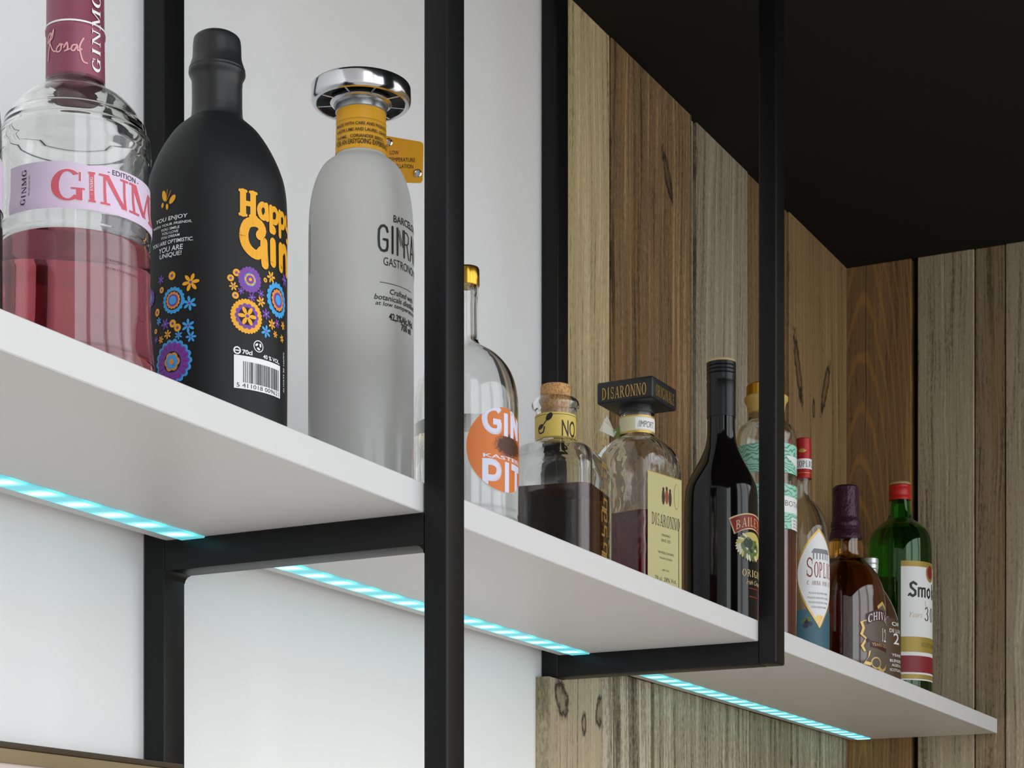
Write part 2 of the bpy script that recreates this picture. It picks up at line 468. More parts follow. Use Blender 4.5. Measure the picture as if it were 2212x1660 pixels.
W1 = wood('pale tan board', (158, 141, 106), (104, 90, 64), (182, 165, 126), seed=1, contrast=1.1, cracks=.5)
W2 = wood('worn brown board', (106, 85, 59), (60, 46, 31), (146, 117, 80), seed=2, contrast=1.25, warm=(142, 102, 58),
          knots=[(2.322, 2.40, .009, .03, .5)], cracks=.4)
W3 = wood('grey board', (130, 122, 104), (84, 76, 62), (158, 149, 128), seed=3, contrast=1.2, cracks=.5)
W4 = wood('dark brown board', (104, 84, 58), (58, 44, 28), (132, 108, 74), seed=4, contrast=1.1)
W5 = wood('tan board with knots', (122, 99, 66), (76, 59, 38), (146, 122, 84), seed=5, contrast=1.0, cracks=.35,
          knots=[(2.824, 2.285, .011, .05, .35), (2.952, 2.29, .010, .045, -.45), (2.895, 2.243, .006, .015, 0)])
W6 = wood('ringed brown board', (110, 85, 56), (66, 48, 30), (138, 108, 68), axis='Y', seed=6, contrast=.8,
          rings=(.932, 1.66, 150, (176, 128, 66), .85))
W7 = wood('grey end board', (138, 127, 106), (92, 82, 66), (164, 152, 128), axis='Y', seed=7, contrast=1.0, fine=.75, cracks=.3,
          knots=[(.752, 1.797, .007, .010, 0)])
W8 = wood('brown grey end board', (118, 104, 82), (76, 64, 48), (146, 130, 104), axis='Y', seed=8, contrast=1.1, warm=(150, 122, 84))
U1 = wood('pale knotty board', (150, 137, 113), (98, 88, 70), (172, 160, 134), seed=11, contrast=.9, cracks=.4,
          knots=[(2.018, 1.715, .015, .022, .6), (2.124, 1.714, .012, .022, -.5), (2.077, 1.694, .006, .014, 0)])
U2 = wood('streaked grey board', (124, 114, 96), (70, 62, 50), (166, 156, 136), seed=12, contrast=1.6, cracks=.7)
U3 = wood('greenish grey board', (132, 126, 106), (78, 72, 58), (168, 160, 136), seed=13, contrast=1.4, cracks=.6)
U4 = wood('moss grey board', (122, 116, 96), (74, 68, 52), (152, 144, 120), seed=14, contrast=1.3, cracks=.6, warm=(140, 118, 70))

mb = MB(); rnd = random.Random(3)
def plank(x0, x1, z0, z1, m, dy=0.0):
    """one board of the cladding; its top end is sawn slightly out of true"""
    g = .0016
    mb.box(x0 + g, x1 - g, Y_WOOD + dy, Y_WALL - .0002, z0, z1, m, bev=.0012, seg=1)
ZS0, ZS1 = ZB - .004, ZT + .02
for (x0, x1, m, dy) in ((2.0262, 2.150, W1, .001), (2.150, 2.405, W2, .0), (2.405, 2.424, W3, .0055), (2.424, 2.616, W3, .0015), (2.616, 2.784, W4, .003), (2.784, XE, W5, 0.0)):
    plank(x0, x1, ZB + .003, ZC, m, dy)
for (x0, x1, m, dy) in ((2.0248, 2.128, U1, .001), (2.133, 2.1795, U2, .004), (2.1825, 2.278, U2, .002), (2.281, 2.405, U3, .0), (2.407, 2.622, U3, .001), (2.627, 2.797, U4, .002), (2.80, XE, U3, 0.0)):
    plank(x0, x1, 0, ZB + .002, m, dy)
mb.box(1.984, 2.0265, Y_WOOD + .001, Y_WALL - .0002, 0, ZB - .0245, U1)      # the first board runs on below the cross arm
tag(mb.build('wall_back', smooth=False), kind='structure')

mb = MB()
mb.box(XE + .022, XE + .12, -1.5, 1.07, 0, ZC, mat('dark batten', (12, 11, 10), rough=.9))
for (y0, y1, m, dx) in ((.8545, .9735, W6, .0), (.757, .8462, W7, .001), (.7105, .757, W8, .003), (.66, .7105, W7, .0015), (.5, .659, W8, .001), (.3, .499, W7, .0), (.12, .299, W8, .002), (-.06, .119, W7, .001), (-.25, -.061, W8, .0), (-.42, -.251, W7, .002), (-.6, -.421, W8, .001), (-.8, -.601, W7, .0), (-1.0, -.801, W8, .002), (-1.25, -1.001, W7, .0), (-1.499, -1.251, W8, .001)):
    mb.box(XE + dx, XE + .0225, y0 + .0008, y1 - .0008, 0, ZC, m, bev=.0012, seg=1)
tag(mb.build('wall_right', smooth=False), kind='structure')

# ------------------------------------------------------------------ shelf with its light strip
shelf = empty('wall_shelf', (1.7, .837, ZB))
tag(shelf, 'long white bottle shelf resting on black steel frames', 'shelf')
def local(o, mbx, name):          # build in world coordinates, then re-base on the parent
    r = mbx.build(name, o); r.matrix_parent_inverse = Matrix.Translation(-Vector(o.location)); return r
mb = MB(); mb.box(.30, XE - .0006, YF_, YB, ZB, ZT, WHITE_LAM, bev=.0007, seg=1); local(shelf, mb, 'board')
LED = mat('cyan light strip', (150, 225, 228), rough=.4)
def led_nodes(m):
    t = NT(m); tc = t.node('ShaderNodeTexCoord').outputs['Object']; sp = t.node('ShaderNodeSeparateXYZ'); t.L(tc, sp.inputs[0])
    # a diode every 39.5 mm, blurred by the diffuser; the glow leans across the strip
    x = t.math('ADD', sp.outputs[0], t.math('MULTIPLY', sp.outputs[1], .25))
    ph = t.math('MULTIPLY', t.math('SUBTRACT', x, 1.104 + .928 * .25), 2 * pi / .0395)
    c = t.math('MULTIPLY_ADD', t.math('COSINE', ph), .5, .5)
    c = t.math('POWER', c, 2.2)
    yy = t.math('MULTIPLY', t.math('SUBTRACT', sp.outputs[1], .9265), 1 / .0105)
    w = t.math('SUBTRACT', 1.0, t.math('MULTIPLY', yy, yy), clamp=True)
    core = t.math('MULTIPLY', t.math('POWER', c, 1.3), t.math('POWER', w, .7))
    col = t.ramp(c, [(0, (.10, .44, .50)), (.5, (.10, .72, .80)), (1, (.16, .92, .98))])
    col = t.mix(core, col, (1.0, 1.6, 1.6))
    t.L(col, t.b.inputs['Emission Color']); t.b.inputs['Emission Strength'].default_value = 1.0
    t.b.inputs['Base Color'].default_value = (.1, .3, .33, 1)
led_nodes(LED)
mb = MB(); mb.box(.32, XE - .014, .9155, .9375, ZB - .0014, ZB + .0002, LED, bev=.0004, seg=1)
tag(local(shelf, mb, 'light_strip'), 'cyan glowing light strip')

# ------------------------------------------------------------------ black steel frames
PX, T = .0278, .0193
def steel_frame(X, z_low, label):
    f = empty('steel_frame', (X + PX / 2, .837, 0 if z_low == 0 else ZB - .024))
    tag(f, label, 'shelf frame', 'black steel shelf frames')
    x0, x1 = X, X + PX
    zl = 0.0 if z_low == 0 else ZB - .024
    mb = MB(); mb.box(x0, x1, .7013, .7013 + .0198, zl, ZC - .0003, BLACK_STEEL, bev=.0022, seg=3); local(f, mb, 'front_post')
    mb = MB(); mb.box(x0, x1, .9536, .9736, zl, ZC - .0003, BLACK_STEEL, bev=.0018, seg=3); local(f, mb, 'rear_post')
    mb = MB(); ya, yb = .7209, .9538; za, zb = ZB - .024, ZB - .0002
    mb.box(x0 + .0004, x1 - .0004, ya, yb, za, zb, BLACK_STEEL, bev=.0009, seg=2)
    if z_low == 0:                                   # rounded welds in the lower corners
        for yc, s in ((ya, 1), (yb, -1)):
            prof = [(0, 0), (.006, 0), (.0032, -.0009), (.0009, -.0032), (0, -.006)]
            ring0 = [(x0 + .0004, yc + s * a, za + b) for a, b in prof]; ring1 = [(x1 - .0004, y, z) for _, y, z in ring0]
            mb.loft([ring0, ring1], BLACK_STEEL)
    local(f, mb, 'cross_arm')
    return f
steel_frame(1.2825, 0, 'floor-to-ceiling black steel frame crossing the shelf, beside the frosted bottle')
steel_frame(1.9975, 1, 'black steel frame hanging from the ceiling, ending under the shelf beside the weathered boards')

# ------------------------------------------------------------------ bronze-trimmed splash panel at the lower left
pan = empty('splash_panel', (.8, .945, 1.0)); tag(pan, 'bronze-edged wall panel below the shelf, dark lip along its top', 'wall panel')
BRONZE = mat('satin bronze', (158, 140, 106), rough=.42, metal=.35); DKBR = mat('dark bronze lip', (78, 66, 54), rough=.45, metal=.2)
PINKP = mat('pale panel', (206, 192, 184), rough=.5)
x0, x1 = .3, 1.2895
mb = MB(); mb.box(x0, x1, .9405, .9530, 1.5718, 1.5818, BRONZE, bev=.0012); local(pan, mb, 'top_rail')
mb = MB(); mb.box(x0, x1, .9398, .9532, 1.5819, 1.5862, DKBR, bev=.0008); local(pan, mb, 'top_lip')
mb = MB(); mb.box(x0, x1 - .004, .9440, .9530, 1.0, 1.5717, PINKP); local(pan, mb, 'panel')
mb = MB(); mb.box(.32, 1.27, .9531, .9741, 1.05, 1.56, DKBR); local(pan, mb, 'wall_batten')

# ------------------------------------------------------------------ bottles
class Bottle:
    def __init__(s, name, label, ax_px, Y, prof_px, group='bottles on the white shelf', rz=None):
        """ax_px: image column of the axis; prof_px: (image row, half width in px) from top to bottom of the glass"""
        a = (ax_px - CX) / F; v = (XF + a * XR, YF + a * YR)
        s.X, s.Y = v[0] * Y / v[1], Y
        s.D = hypot(s.X, s.Y); s.d = s.X * XF + s.Y * YF; s.px = s.d / F
        s.n = (-s.X / s.D, -s.Y / s.D); s.t = (s.Y / s.D, -s.X / s.D)
        s.ax, s.al = ax_px, atan2(v[1], v[0])
        s.root = empty(name, (s.X, s.Y, ZT), atan2(s.t[1], s.t[0]) if rz is None else rz)
        tag(s.root, label, 'bottle', group)
        s.pp = [(s.rad(h), s.z(y)) for y, h in prof_px][::-1]       # bottom to top
        s.pp = [p for p in s.pp if p[1] > .004]
        s.outer = None
    def rad(s, half):                        # silhouette half width -> radius
        a = (s.ax + half - CX) / F; b = atan2(YF + a * YR, XF + a * XR)
        return s.D * sin(abs(s.al - b))
    def z(s, py, extra=0.0): return CAM_Z + (HOR - py) / F * (s.d + extra) - ZT
    def ray(s, px, py):
        a = (px - CX) / F
        return Vector((XF + a * XR, YF + a * YR, (HOR - py) / F))
    def uv(s, px, py, R=None):
        """image point -> (arc length from the camera-facing line, height) on the cylinder of radius R"""
        R = R or s.R; r = s.ray(px, py); a = r.x ** 2 + r.y ** 2; b = -(r.x * s.X + r.y * s.Y); c = s.D ** 2 - R * R
        q = b * b - a * c
        k = (-b - sqrt(q)) / a if q > 0 else -b / a
        x, y = r.x * k - s.X, r.y * k - s.Y
        ph = atan2(x * s.t[0] + y * s.t[1], x * s.n[0] + y * s.n[1])
        return R * ph, CAM_Z + r.z * k - ZT
    def make_profile(s, base_r=.88, foot=.004, it=2):
        p = s.pp; rb = p[0][0]
        pts = [(rb * base_r, 0.0), (rb * (base_r + 1) / 2 + .0008, .0006), (rb, foot)] + [q for q in p if q[1] > foot + .002]
        s.outer = chaikin(pts, it); s.ztop = s.outer[-1][1]
        s.R = max(q[0] for q in s.outer)
        return s.outer
    def rz(s, z):
        o = s.outer
        if z <= o[0][1]: return o[0][0]
        for a, b in zip(o[:-1], o[1:]):
            if a[1] <= z <= b[1] and b[1] > a[1]:
                return a[0] + (b[0] - a[0]) * (z - a[1]) / (b[1] - a[1])
        return o[-1][0]
    def surf(s, R=None):
        R = R or s.R
        def f(u, v, lift):
            ph = u / R; r = s.rz(v) + lift
            return (r * sin(ph), -r * cos(ph), v)
        return f
    def solid(s, m, name='body', seg=96):
        mb = MB(); mb.lathe([(0, 0)] + s.outer + [(0, s.ztop)], m, seg); return mb.build(name, s.root, angle=50)
    def shell(s, m, t=.0026, tb=.006, name='glass_body', seg=96):
        inner = []; n = 60
        for k in range(n + 1):
            z = s.ztop - (s.ztop - tb) * k / n
            inner.append((max(s.rz(z) - t * (1 if z > tb + .004 else 1.6), .003), z))
        s.t, s_t = s.t, t; s.thick, s.tb = t, tb
        mb = MB(); mb.lathe([(0, .0012), (s.outer[0][0] * .8, .0010)] + s.outer + inner + [(0, tb)], m, seg)
        return mb.build(name, s.root, angle=50)
    def liquid(s, m, z1, name='liquid', grow=.0009, seg=72):
        tb = s.tb - .0006; n = 40
        prof = [(0, tb)]
        for k in range(n + 1):
            z = tb + (z1 - tb) * k / n
            prof.append((max(s.rz(z) - s.thick * (1 if z > s.tb + .004 else 1.6) + grow, .003), z))
        prof.append((0, z1))
        mb = MB(); mb.lathe(prof, m, seg); return mb.build(name, s.root, angle=50)
    def ringpart(s, name, pts_px, m, parent=None, seg=64, closed_bottom=True, grow=0.0, it=0):
        """lathed part from (row, half) px points listed top to bottom"""
        pr = [(s.rad(h) + grow, s.z(y)) for y, h in pts_px][::-1]
        if it: pr = chaikin(pr, it)
        prof = ([(0, pr[0][1])] if closed_bottom else []) + pr + [(0, pr[-1][1])]
        mb = MB(); mb.lathe(prof, m, seg); return mb.build(name, parent or s.root, angle=38)

YEL = mat('golden yellow print', (236, 168, 22), rough=.5)
PUR = mat('purple print', (116, 62, 158), rough=.5)
BLU = mat('sky blue print', (62, 160, 224), rough=.5)
MAG = mat('magenta print', (158, 40, 140), rough=.5)
ORA = mat('orange print', (222, 140, 62), rough=.5)

# ---- pink gin in a round clear bottle
PINK_FOIL = mat('dusky pink foil', (138, 73, 92), rough=.42, metal=.2)
LILAC = mat('lilac paper', (216, 198, 220), rough=.55)
ROSE = mat('rose print', (206, 92, 108), rough=.5)
PALEROSE = mat('pale rose print', (226, 170, 170), rough=.5)
PINK_LIQ = liquid_mat('pink gin', (.77, .13, .24), 30)
b = Bottle('gin_bottle', 'round clear bottle of pink gin with lilac label and dusky pink foil neck', 163, .790,
           [(120, 60), (183, 64), (196, 68), (206, 84), (222, 112), (250, 137), (268, 146), (271, 147), (272.5, 151), (275, 152.5), (280, 153), (296, 156), (298, 157), (299.5, 161), (302, 162), (308, 162.5), (334, 164.5), (340, 165), (350, 163), (358, 160.5), (470, 160.5), (478, 164), (500, 166), (508, 163), (530, 163), (536, 160.5), (545, 160.5), (552, 162), (700, 163), (760, 168), (800, 173), (840, 175)])
b.make_profile(); b.shell(GLASS, t=.0034, tb=.010)
b.liquid(PINK_LIQ, b.uv(163, 486)[1])
b.ringpart('foil_capsule', [(-86, 55), (-80, 62), (71, 63), (74, 65), (82, 65), (85, 63.2), (186, 64.5)], PINK_FOIL)
Rf = b.rad(64.2); fs = (b.d - Rf) / F
def foil_surf(u, v, lift): return ((Rf + lift) * sin(u / Rf), -(Rf + lift) * cos(u / Rf), v)
def foil_uv(px, py): return (Rf * asin(max(-1, min(1, (px - 158) / 64.0))), b.uv(px, py, Rf)[1])
a = Art()
v0 = b.uv(158, 43, Rf)[1]; a.rect(-Rf * 3, Rf * 3, v0 - .0005, v0 + .0006, WHITE, 2)
u0, v0 = foil_uv(210, 158); a.serif('GINMG', u0, v0, 170 * fs, 24 * fs, WHITE, 2, rot=pi / 2)
u0, v0 = foil_uv(99, 128)
def sc(pts): return [(u0 + x * fs, v0 + y * fs) for x, y in pts]
for pts in ([(4, -12), (10, 20), (16, 44), (6, 40), (4, 26), (18, 40), (24, 50), (20, 34), (12, 26), (22, 6), (30, 2)],
            [(40, 14), (33, 8), (34, 0), (42, 2), (44, 12), (40, 16), (48, 14)], [(50, 8), (57, 18), (58, 4), (52, 0), (62, 4)],
            [(78, 14), (69, 12), (66, 3), (72, 1), (79, 12), (80, 2), (88, 6)], [(92, 30), (84, 10), (90, -18), (100, -22)]):
    a.line(sc(pts), 3.4 * fs, PALEROSE, 1, smooth=True)
a.build('foil_lettering', foil_surf, b.root)
ps = (b.d - b.R) / F
a = Art()
v1 = b.uv(140, 343)[1]; v2 = b.uv(140, 446)[1]
u0 = b.uv(13, 380)[0]
top = [(u0 + k * .004, v1 + .0016 * max(0, 1 - abs((u0 + k * .004) - b.uv(195, 345)[0]) / .012) * -1) for k in range(46)]
a.poly([(u0, v2), (top[-1][0], v2)] + top[::-1], LILAC, 1)
g0 = b.uv(105, 430); hh = 68 * ps; base = g0[1]
for ch, pa, pb in (('G', 105, 182), ('I', 185, 216), ('N', 220, 284)):
    ua, ub = b.uv(pa, 420)[0], b.uv(pb, 430)[0]; a.serif(ch, ua - 1.2 * ps, base - 1.2 * ps, ub - ua + 2.4 * ps, hh + 2.4 * ps, WHITE, 2); a.serif(ch, ua, base, ub - ua, hh, ROSE, 3)
ua = b.uv(287, 440)[0]; a.serif('M', ua, base, .030, hh, ROSE, 3); a.serif('G', ua + .034, base, .028, hh, ROSE, 3)
ua, va = b.uv(203, 425); a.serif('GINMG', ua, va + .002, 38 * ps, 6.5 * ps, WHITE, 4, rot=pi / 2)
ua, va = b.uv(50, 441); a.serif('GINMG', ua, va, 78 * ps, 14 * ps, BLACKP, 3, rot=pi / 2)
ua, va = b.uv(58, 420); a.text('DRY DISTILLED GIN', ua, va, 44 * ps, 3.6 * ps, BLACKP, 3, rot=pi / 2)
ua, va = b.uv(238, 372); a.text('- EDITION -', ua, va, 94 * ps, 11 * ps, BLACKP, 3)
a.build('label', b.surf(), b.root, du=.003, dv=.004)
a = Art()
DPRINT = mat('dark rose print', (70, 26, 34), rough=.5)
ua, va = b.uv(232, 560); a.text('STRAWBERRY GIN DISTILLED', ua, va, 120 * ps, 5 * ps, DPRINT)
ua, va = b.uv(232, 578); a.text('FROM STRAWBERRIES', ua, va, 96 * ps, 5 * ps, DPRINT)
ua, va = b.uv(304, 690); a.line([(ua + x * ps, va + y * ps) for x, y in ((0, 6), (16, 0), (34, 10), (26, 46), (38, 84), (52, 70), (34, 40), (40, 10))], 1.3 * ps, DPRINT, smooth=True)
a.build('back_print', b.surf(), b.root, dv=.004)

# ---- neighbouring bottle cut off by the picture's left edge
b = Bottle('gin_bottle', 'dark-glass bottle with lilac label, only its side showing at far left beyond the pink gin', -153, .800,
           [(60, 58), (120, 62), (160, 100), (200, 148), (250, 157), (330, 159), (520, 159), (700, 160), (760, 161)], 'bottles on the white shelf')
b.make_profile(); b.solid(mat('dark green glass', (24, 30, 24), rough=.06, coat=.3))
b.ringpart('foil_capsule', [(-60, 56), (-54, 60), (120, 63)], PINK_FOIL)
a = Art(); a.rect(-.09, .12, b.z(455), b.z(345), LILAC); a.build('label', b.surf(), b.root, dv=.01)

# ---- matt black bottle with painted flowers
MATT = mat('matt black glaze', (28, 29, 30), rough=.5, spec=.3)
b = Bottle('gin_bottle', 'matt black bottle painted with yellow lettering and bright flowers', 469, .790,
           [(262, 58), (268, 65), (276, 74), (290, 90), (312, 106), (335, 120), (360, 132), (385, 142), (410, 148), (440, 151), (480, 152), (950, 152)])
b.make_profile(base_r=.93); b.solid(MATT)
WAX = mat('black wax seal', (36, 36, 37), rough=.36, spec=.45)
b.ringpart('wax_seal', [(78, 40), (84, 49), (92, 52), (128, 53), (138, 56), (150, 60), (153, 61.5), (156, 60.5), (159, 62), (164, 61.5), (172, 57), (180, 54.5), (246, 54.5), (262, 58), (266, 61), (270, 61)], WAX, it=1)
ps = (b.d - b.R) / F
a = Art()
def crop(x, y): return 300 + x / 3.192, 380 + y / 3.192
def petals(x, y, r, c, cc, n=6, rot=.3, layer=1):
    u, v = b.uv(*crop(x, y)); r = r / 3.192 * ps
    for k in range(n):
        t = rot + 2 * pi * k / n
        a.disc(u + .6 * r * cos(t), v + .6 * r * sin(t), .4 * r, c, layer, 12, ry=.2 * r, rot=t)
    a.disc(u, v, .3 * r, c, layer, 12); a.disc(u, v, .17 * r, cc, layer + 1, 12)
def dot(x, y, r, c=YEL, cc=PUR):
    u, v = b.uv(*crop(x, y)); r = r / 3.192 * ps; a.disc(u, v, r, c, 1); a.disc(u, v, .36 * r, cc, 2)
def scallop(x, y, r, bands, n=18):
    """bands: (relative radius, colour, lobes) from outside in"""
    u, v = b.uv(*crop(x, y)); r = r / 3.192 * ps
    for L_, (rr, c, lobes) in enumerate(bands):
        rad = rr * r
        if lobes:
            w = 2.6 * rad / lobes
            a.disc(u, v, rad - w * .6, c, L_ + 1, 24)
            for k in range(lobes):
                t = 2 * pi * k / lobes; a.disc(u + (rad - w) * cos(t), v + (rad - w) * sin(t), w, c, L_ + 1, 10)
        else: a.disc(u, v, rad, c, L_ + 1, 24)
for q in ((155, 720, 34, PUR, BLU), (358, 735, 64, YEL, PUR), (350, 880, 52, BLU, MAG), (185, 1025, 42, PUR, BLU), (340, 1035, 50, BLU, MAG), (200, 1095, 34, YEL, PUR),
          (155, 1132, 28, YEL, PUR), (275, 1100, 32, BLU, MAG), (360, 1110, 40, BLU, MAG), (140, 1005, 30, BLU, PUR), (122, 1132, 26, PUR, YEL), (652, 762, 32, YEL, PUR),
          (703, 795, 26, PUR, BLU), (840, 815, 30, PUR, BLU), (910, 700, 44, YEL, PUR), (778, 840, 32, PUR, BLU), (875, 955, 40, PUR, BLU), (840, 870, 38, YEL, PUR),
          (915, 1025, 38, YEL, PUR), (875, 1075, 46, BLU, MAG), (950, 1020, 34, PUR, YEL), (938, 1095, 26, YEL, PUR), (983, 1125, 30, YEL, PUR), (990, 1035, 32, YEL, PUR), (1000, 720, 50, PUR, BLU)):
    petals(*q, rot=random.random())
for q in ((230, 690, 30), (130, 945, 27), (160, 790, 22), (235, 1020, 28), (268, 1048, 28), (120, 1075, 18), (632, 705, 24), (672, 668, 26), (665, 825, 24), (870, 720, 17)): dot(*q)
scallop(85, 850, 62, [(1, PUR, 12), (.5, BLU, 0), (.25, YEL, 0)])
scallop(238, 860, 95, [(1, BLU, 18), (.7, MATT, 0), (.64, ORA, 14), (.44, PUR, 0), (.32, BLU, 0)])
scallop(230, 1285, 160, [(1, BLU, 18), (.88, PUR, 18), (.46, MATT, 0), (.43, ORA, 6), (.33, BLU, 6), (.13, ORA, 0)])
scallop(765, 718, 92, [(1, PUR, 20), (.5, BLU, 0), (.46, YEL, 6), (.32, PUR, 0), (.13, YEL, 0)])
scallop(745, 970, 122, [(1, YEL, 30), (.74, PUR, 14), (.5, MATT, 0)]); petals(745, 970, 70, YEL, PUR, rot=0, layer=5)
scallop(955, 860, 125, [(1, BLU, 18), (.68, MATT, 0), (.62, ORA, 14), (.42, PUR, 0), (.28, BLU, 0)])
for t in range(18):
    u, v = b.uv(*crop(230, 1285)); r = 160 / 3.192 * ps; k = 2 * pi * t / 18
    a.disc(u + .68 * r * cos(k), v + .68 * r * sin(k), .12 * r, MAG, 5, 10, ry=.03 * r, rot=k)
# butterfly
for x, y, rx, ry, ro in ((176, 140, 20, 40, .25), (232, 162, 20, 36, -.75), (165, 205, 12, 18, -.2), (196, 214, 12, 22, .1)):
    u, v = b.uv(*crop(x, y)); a.disc(u, v, rx / 3.192 * ps, YEL, 1, 16, ry=ry / 3.192 * ps, rot=ro)
u, v = b.uv(*crop(188, 180))
for x, y in ((4, 26), (14, 22)): a.line([(u, v), (u + x * .6 * ps, v + y * .5 * ps), (u + x * ps, v + y * ps)], 1.2 * ps, YEL, 1, smooth=True)
# hand lettering
for txt, y, w, h in (('YOU ENJOY', 316, 290, 36), ('WITH YOUR FRIENDS,', 346, 360, 20), ('YOU SMILE', 374, 170, 18), ('YOU LOVE', 401, 150, 18),
                     ('YOU DREAM', 428, 170, 18), ('YOU ARE OPTIMISTIC.', 470, 380, 27), ('YOU ARE', 522, 220, 36), ('UNIQUE!', 566, 200, 36)):
    ua, va = b.uv(*crop(212, y)); w, h = w / 3.192 * ps, h / 3.192 * ps; a.text(txt, ua - w / 2, va, w, h, WHITE, 1, bold=.012, shear=.12)
# big yellow letters drawn with a fat round pen
def pen(x0, y0, strokes, wd):
    ua, va = b.uv(x0, y0)
    for pts, k in strokes: a.line([(ua + x * ps, va + y * ps) for x, y in pts], wd * k * ps, YEL, 2, smooth=len(pts) > 2)
hx = 519
pen(hx, 463, [([(6, 2), (6, 50)], 1), ([(30, 2), (30, 50)], 1), ([(6, 26), (30, 26)], .8)], 14)
pen(hx, 463, [([(-1, 52), (13, 52)], .5), ([(23, 52), (38, 52)], .5), ([(-1, 0), (13, 0)], .5), ([(23, 0), (38, 0)], .5)], 14)
pen(hx, 463, [([(64, 30), (54, 33), (46, 22), (49, 8), (58, 4), (65, 12)], 1), ([(66, 34), (68, 4)], 1)], 12)
for o_ in (80, 114): pen(hx, 463, [([(o_, 34), (o_ + 1, -18)], 1), ([(o_ + 2, 28), (o_ + 14, 34), (o_ + 24, 24), (o_ + 20, 8), (o_ + 8, 4), (o_ + 1, 8)], 1)], 12)
pen(hx, 463, [([(150, 34), (152, 14), (164, 10)], 1), ([(172, 34), (172, -10), (158, -16)], 1)], 12)
gx = 516
pen(gx, 565, [([(50, 66), (58, 78), (50, 90), (34, 92), (18, 84), (11, 62), (15, 40), (28, 26), (44, 22), (56, 34)], 1), ([(62, 54), (62, 40), (65, 6)], 1)], 21)
pen(gx, 565, [([(90, 62), (91, 16)], 1), ([(90, 89), (90.5, 89)], 1.05)], 20)
pen(gx, 565, [([(122, 62), (123, 14)], 1), ([(124, 50), (140, 64), (156, 56), (160, 34), (161, 14)], 1)], 20)
# barcode, volume and recycling mark
ua, va = b.uv(505, 836); ub = b.uv(604, 855)[0]; va = b.uv(505, 838)[1]
a.rect(ua, ub, va, va + 72 * ps, WHITE, 1)
rb = random.Random(5); x = ua + .16 * (ub - ua)
while x < ub - .06 * (ub - ua):
    w = rb.choice((.9, .9, 1.6, 2.4)) * ps; a.rect(x, x + w, va + 14 * ps, va + 60 * ps, BLACKP, 2); x += w + rb.choice((.9, 1.4, 2.4)) * ps
a.text('5 411018 009621', ua + 6 * ps, va + 3 * ps, (ub - ua) - 12 * ps, 9 * ps, BLACKP, 2)
u_, v_ = b.uv(512, 757); a.ring(u_, v_, 8.5 * ps, 3 * ps, WHITE); a.rect(u_ - 6 * ps, u_ + 5 * ps, v_ - 1.3 * ps, v_ + 1.3 * ps, WHITE)
u_, v_ = b.uv(523, 765); a.text('70cl', u_, v_, 24 * ps, 10 * ps, WHITE, bold=.03)
u_, v_ = b.uv(568, 775); a.text('40 % VOL.', u_, v_, 56 * ps, 9 * ps, WHITE, bold=.02)
u_, v_ = b.uv(558, 749); a.ring(u_, v_, 13 * ps, 2 * ps, WHITE)
for k in range(3):
    t = 2.09 * k + .5; a.disc(u_ + 5.5 * ps * cos(t), v_ + 5.5 * ps * sin(t), 4.5 * ps, WHITE, 1, 10, ry=2.6 * ps, rot=t + 1.2)
u_, v_ = b.uv(613, 850); a.text('ALWAYS BE HAPPY', u_, v_, 90 * ps, 7 * ps, WHITE, rot=pi / 2)
a.build('painted_artwork', b.surf(), b.root, du=.003, dv=.006)

# ---- frosted bottle with chrome wheel stopper and yellow neck band
FROST = mat('frosted glass', lin=(.74, .74, .72), rough=.62, trans=.55, ior=1.4)
t_ = NT(FROST); tc_ = t_.node('ShaderNodeTexCoord').outputs['Object']; sp_ = t_.node('ShaderNodeSeparateXYZ'); t_.L(tc_, sp_.inputs[0])
t_.L(t_.math('MULTIPLY_ADD', sp_.outputs[2], 9.0, -.10, clamp=True), t_.b.inputs['Roughness'])     # clearer foot
t_.L(t_.math('MAXIMUM', .3, t_.math('MINIMUM', .55, t_.math('SUBTRACT', 1.1, t_.math('MULTIPLY', sp_.outputs[2], 6.0), clamp=True))), t_.b.inputs['Transmission Weight'])
t_.b.inputs['Roughness'].default_value = .6
b = Bottle('gin_bottle', 'tall frosted white bottle with chrome wheel stopper and yellow neck tag', 780, .790,
           [(246, 52), (340, 54), (346, 57), (356, 72), (366, 83), (385, 94), (410, 103), (440, 109.5), (480, 113), (540, 114), (1060, 114)])
b.make_profile(base_r=.95); b.shell(FROST, t=.003, tb=.008)
YBAND = mat('mustard yellow band', (226, 164, 24), rough=.45)
b.ringpart('neck_band', [(243, 53.5), (340, 56)], YBAND)
STEEL = mat('satin steel collar', (170, 174, 178), rough=.3, metal=.9)
b.ringpart('collar', [(226, 60), (231, 59), (234, 56), (246, 55.5), (248, 53)], STEEL)
# wheel stopper: rim, plate, hub and spokes
Ro, zt, zb_ = b.rad(108), b.z(188), b.z(226)
mb = MB(); prof = [(b.rad(95), zb_), (b.rad(97), zb_ - .0006), (b.rad(103.5), zb_ - .0004), (b.rad(106.5), zb_ + .0008), (Ro, zb_ + .0022), (Ro, zt - .002), (b.rad(106.5), zt - .0006), (b.rad(104), zt), (0, zt)]
inner = [(0, zt - .004), (b.rad(95), zt - .004), (b.rad(95), zb_)]
mb.lathe(inner + prof[1:], CHROME, 96)
wheel = mb.build('wheel_stopper', b.root, angle=40)
mb = MB(); RECESS_SHADE = mat('painted stopper recess shade', (20, 20, 20), rough=.55)  # near-black colour stands in for dark reflections inside the chrome recess
mb.lathe([(b.rad(56), zb_ + .004), (b.rad(94.6), zb_ + .003), (b.rad(94.6), zt - .0042), (b.rad(56), zt - .0042)], RECESS_SHADE, 64); mb.lathe([(b.rad(62), zb_ + .0005), (b.rad(62), zt - .005)], RECESS_SHADE, 48)
mb.build('recess', wheel, angle=30)
mb = MB()
